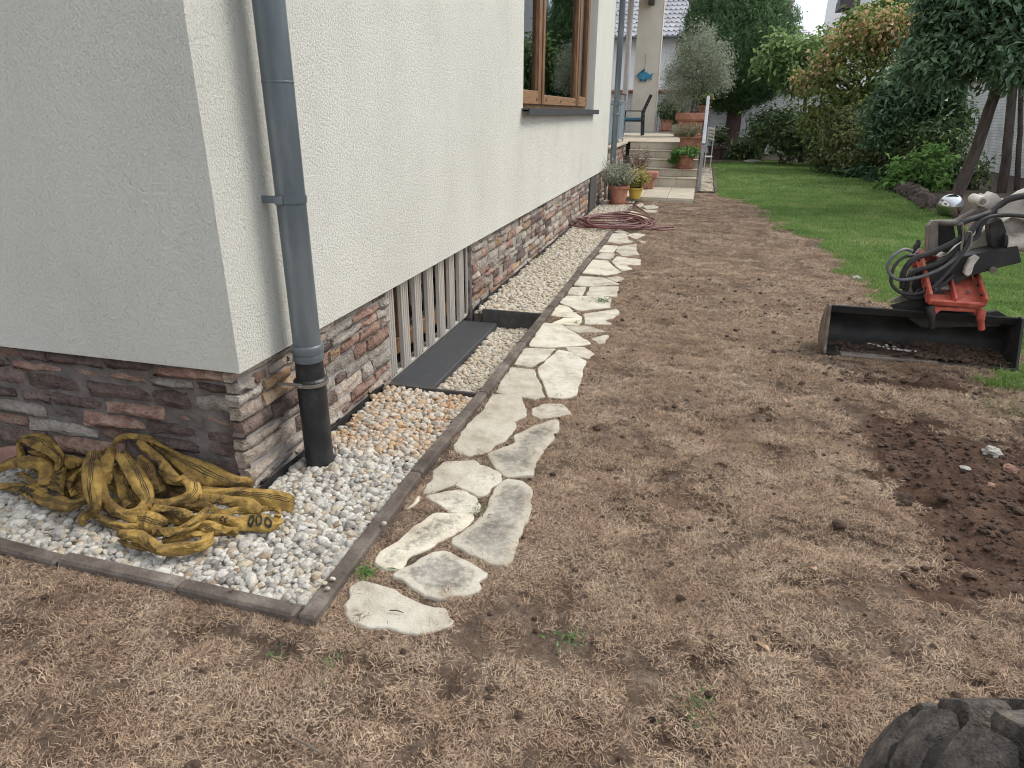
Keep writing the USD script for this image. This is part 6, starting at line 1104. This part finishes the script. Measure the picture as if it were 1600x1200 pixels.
for px, y_, w_, top_, lab in ((1566, 15.2, 0.105, (1588, 60), 'second bare dark trunk with leafy top right of the leaning trunk'), (1588, 15.9, 0.06, (1596, 60), 'thin upright trunk at the right edge in front of the white wall')):
    b2 = np.array([ony(px, 305, y_)[0], y_, 0.0]); rs = np.random.default_rng(int(px)); tp_ = ony(top_[0], top_[1], y_)
    tree('evergreen_tree', lab, b2, [([b2-[0, 0, .1], (b2*0.6+tp_*0.4)+[0.02, 0, 0], tp_], w_, w_*0.75)], [el(top_[0]+10, 30, y_, 55, 45, 0.9), el(top_[0]+40, 70, y_, 40, 40, 0.9)], 'camellia_leaf', rs, 420, 12, 0.10, 0.15, 0.06, 0.5, droop=0.6)
rs = np.random.default_rng(46); Y = 17.5; b = np.array([ony(1478, 250, Y)[0], Y, 0])
tree('laurel_tree', 'dark green evergreen shrub tree left of the leaning trunk', b, [([b, ony(1480, 215, Y), ony(1500, 150, Y), ony(1508, 110, Y)], 0.11, 0.07)], [el(1430, 150, Y, 60, 42), el(1400, 175, Y, 45, 40), el(1460, 120, Y, 50, 36), el(1390, 205, Y, 40, 30), el(1440, 195, Y, 45, 35), el(1475, 165, Y, 30, 40), el(1435, 110, Y, 30, 22)], 'camellia_leaf', rs, 900, 12, 0.12, 0.15, 0.065, 0.45, droop=0.5)
def shrub(name, label, blobs, leaf, seed, twigs, L, W, **kw):
    rs = np.random.default_rng(seed); b = np.array(blobs[0][0]); b[2] = 0; t = thing(name, label, 'shrub', b)
    C, D = crown_points(blobs, rs, twigs, 12, L*0.9, 0.4); part(t, 'foliage', leaves(C, D, rs, L, W, **kw), leaf)
    part(t, 'stem', cat([tube(spline([b+rs.normal(0, .12, 3)*[1, 1, 0], (b+np.asarray(q[0]))/2+rs.normal(0, .1, 3), q[0]], 3), np.linspace(0.03, 0.01, 7), 6) for q in blobs]), 'bark', smooth=True)
shrub('rhododendron', 'rounded dark rhododendron in front of the white rear wall', [el(1225, 205, 23.5, 36, 32), el(1195, 200, 24, 22, 24), el(1260, 215, 23, 32, 30), el(1285, 225, 22.5, 26, 24)], 'dark_shrub', 51, 520, 0.17, 0.065)
shrub('low_rhododendron', 'low dark shrub right beside the conifer trunk', [el(1172, 232, 25, 24, 14), el(1150, 242, 25, 14, 8)], 'dark_shrub', 52, 190, 0.16, 0.06)
shrub('viburnum', 'olive green spreading shrub below the autumn tree', [el(1320, 228, 19.5, 42, 30), el(1365, 225, 19, 40, 36), el(1290, 245, 20, 25, 18), el(1345, 250, 19, 45, 20), el(1400, 235, 18.5, 32, 34), el(1330, 195, 20, 45, 24)], 'olive_shrub', 53, 900, 0.10, 0.05)
shrub('dark_laurel', 'very dark bush in the shade beside the right wall', [el(1430, 230, 17, 36, 40), el(1465, 235, 16.5, 30, 45), el(1500, 270, 16, 34, 28), el(1490, 200, 17.2, 24, 40), el(1450, 270, 16, 30, 20)], 'dark_shrub', 54, 520, 0.14, 0.06)
shrub('hydrangea', 'bright green leafy shrub spilling over the mossy bed edging', [el(1428, 268, 15.2, 30, 11), el(1456, 250, 15.4, 20, 12), el(1408, 279, 15.0, 18, 7), el(1442, 280, 15, 26, 8)], 'bright_leaf', 55, 170, 0.14, 0.075)
shrub('ivy', 'low glossy ivy along the back edge of the lawn', [el(1310, 270, 19.5, 26, 8), el(1350, 274, 18.5, 32, 9), el(1385, 280, 17.5, 26, 10), el(1410, 290, 16.5, 16, 8)], 'ivy_leaf', 56, 330, 0.10, 0.075, up=0.7)
# bed edging, steel ball, stone ball
be = thing('bed_edging', 'low dark stone edging of the planting bed with a moss capped end', 'edging', (6.2, 15, 0)); e0_, e1_, e2_ = onz(1392, 292, 0), onz(1455, 330, 0), onz(1485, 340, 0)
rs = np.random.default_rng(61)
for p, q, n in ((e0_, e1_, 11), (e1_, e2_, 3)):
    for k in range(n):
        a = p+(q-p)*k/n; b = p+(q-p)*(k+0.93)/n; r = np.linalg.norm(b-a)/2; h = 0.16+0.04*rs.random() if n > 3 else 0.05
        part(be, 'stone', blob((a+b)/2+[0.05, 0, h*0.35], (r*1.15, 0.14, h), 70+k, 0.45, 2, 2.6), 'bark')
part(be, 'moss_cap', blob(e0_+[0.1, 0.0, 0.19], (0.22, 0.17, 0.07), 91, 0.3, 2, 2), 'moss', smooth=True)
sb = onz(1484, 340, 0); part_c = ony(1483, 328, sb[1])
gb = thing('garden_ball', 'polished steel garden ball at the foot of the leaning trunk', 'ball', (part_c[0], part_c[1], 0)); r_ = 18.5*depth(part_c)/FPX
part(gb, 'sphere', trimesh.creation.icosphere(subdivisions=4, radius=r_).apply_translation((part_c[0], part_c[1], r_*0.95)), 'mirror_steel', smooth=True); part(gb, 'foot_ring', lathe([(r_*0.35, 0), (r_*0.42, 0), (r_*0.42, 0.04), (r_*0.35, 0.04)], (part_c[0], part_c[1], -0.01)), 'steel_black')
q = onz(1283, 260, 0); solo('stone_ball', blob((q[0], q[1], 0.14), (0.17, 0.17, 0.16), 3, 0.06, 3), 'rock_white', 'round pale stone at the back edge of the lawn', 'stone', smooth=True)
q = onz(1176, 254, 0); solo('edging_stone', blob((q[0], q[1], 0.03), (0.3, 0.14, 0.07), 5, 0.2, 2), 'rock_white', 'flat pale stone at the lawn end near the conifer', 'stone', smooth=True)
rs = np.random.default_rng(71)
bp = Polygon([onz(*p)[:2] for p in [(1110, 257), (1200, 251), (1290, 258), (1400, 286), (1450, 322), (1490, 338), (1700, 380)]]+[(10.2, 8), (10.2, RW), (0.5, RW)]).buffer(0)
v2, f2 = trimesh.creation.triangulate_polygon(bp, engine='earcut'); solo('bed_ground', (np.column_stack([v2, np.full(len(v2), 0.035)]), f2), 'pot_soil', kind='structure')
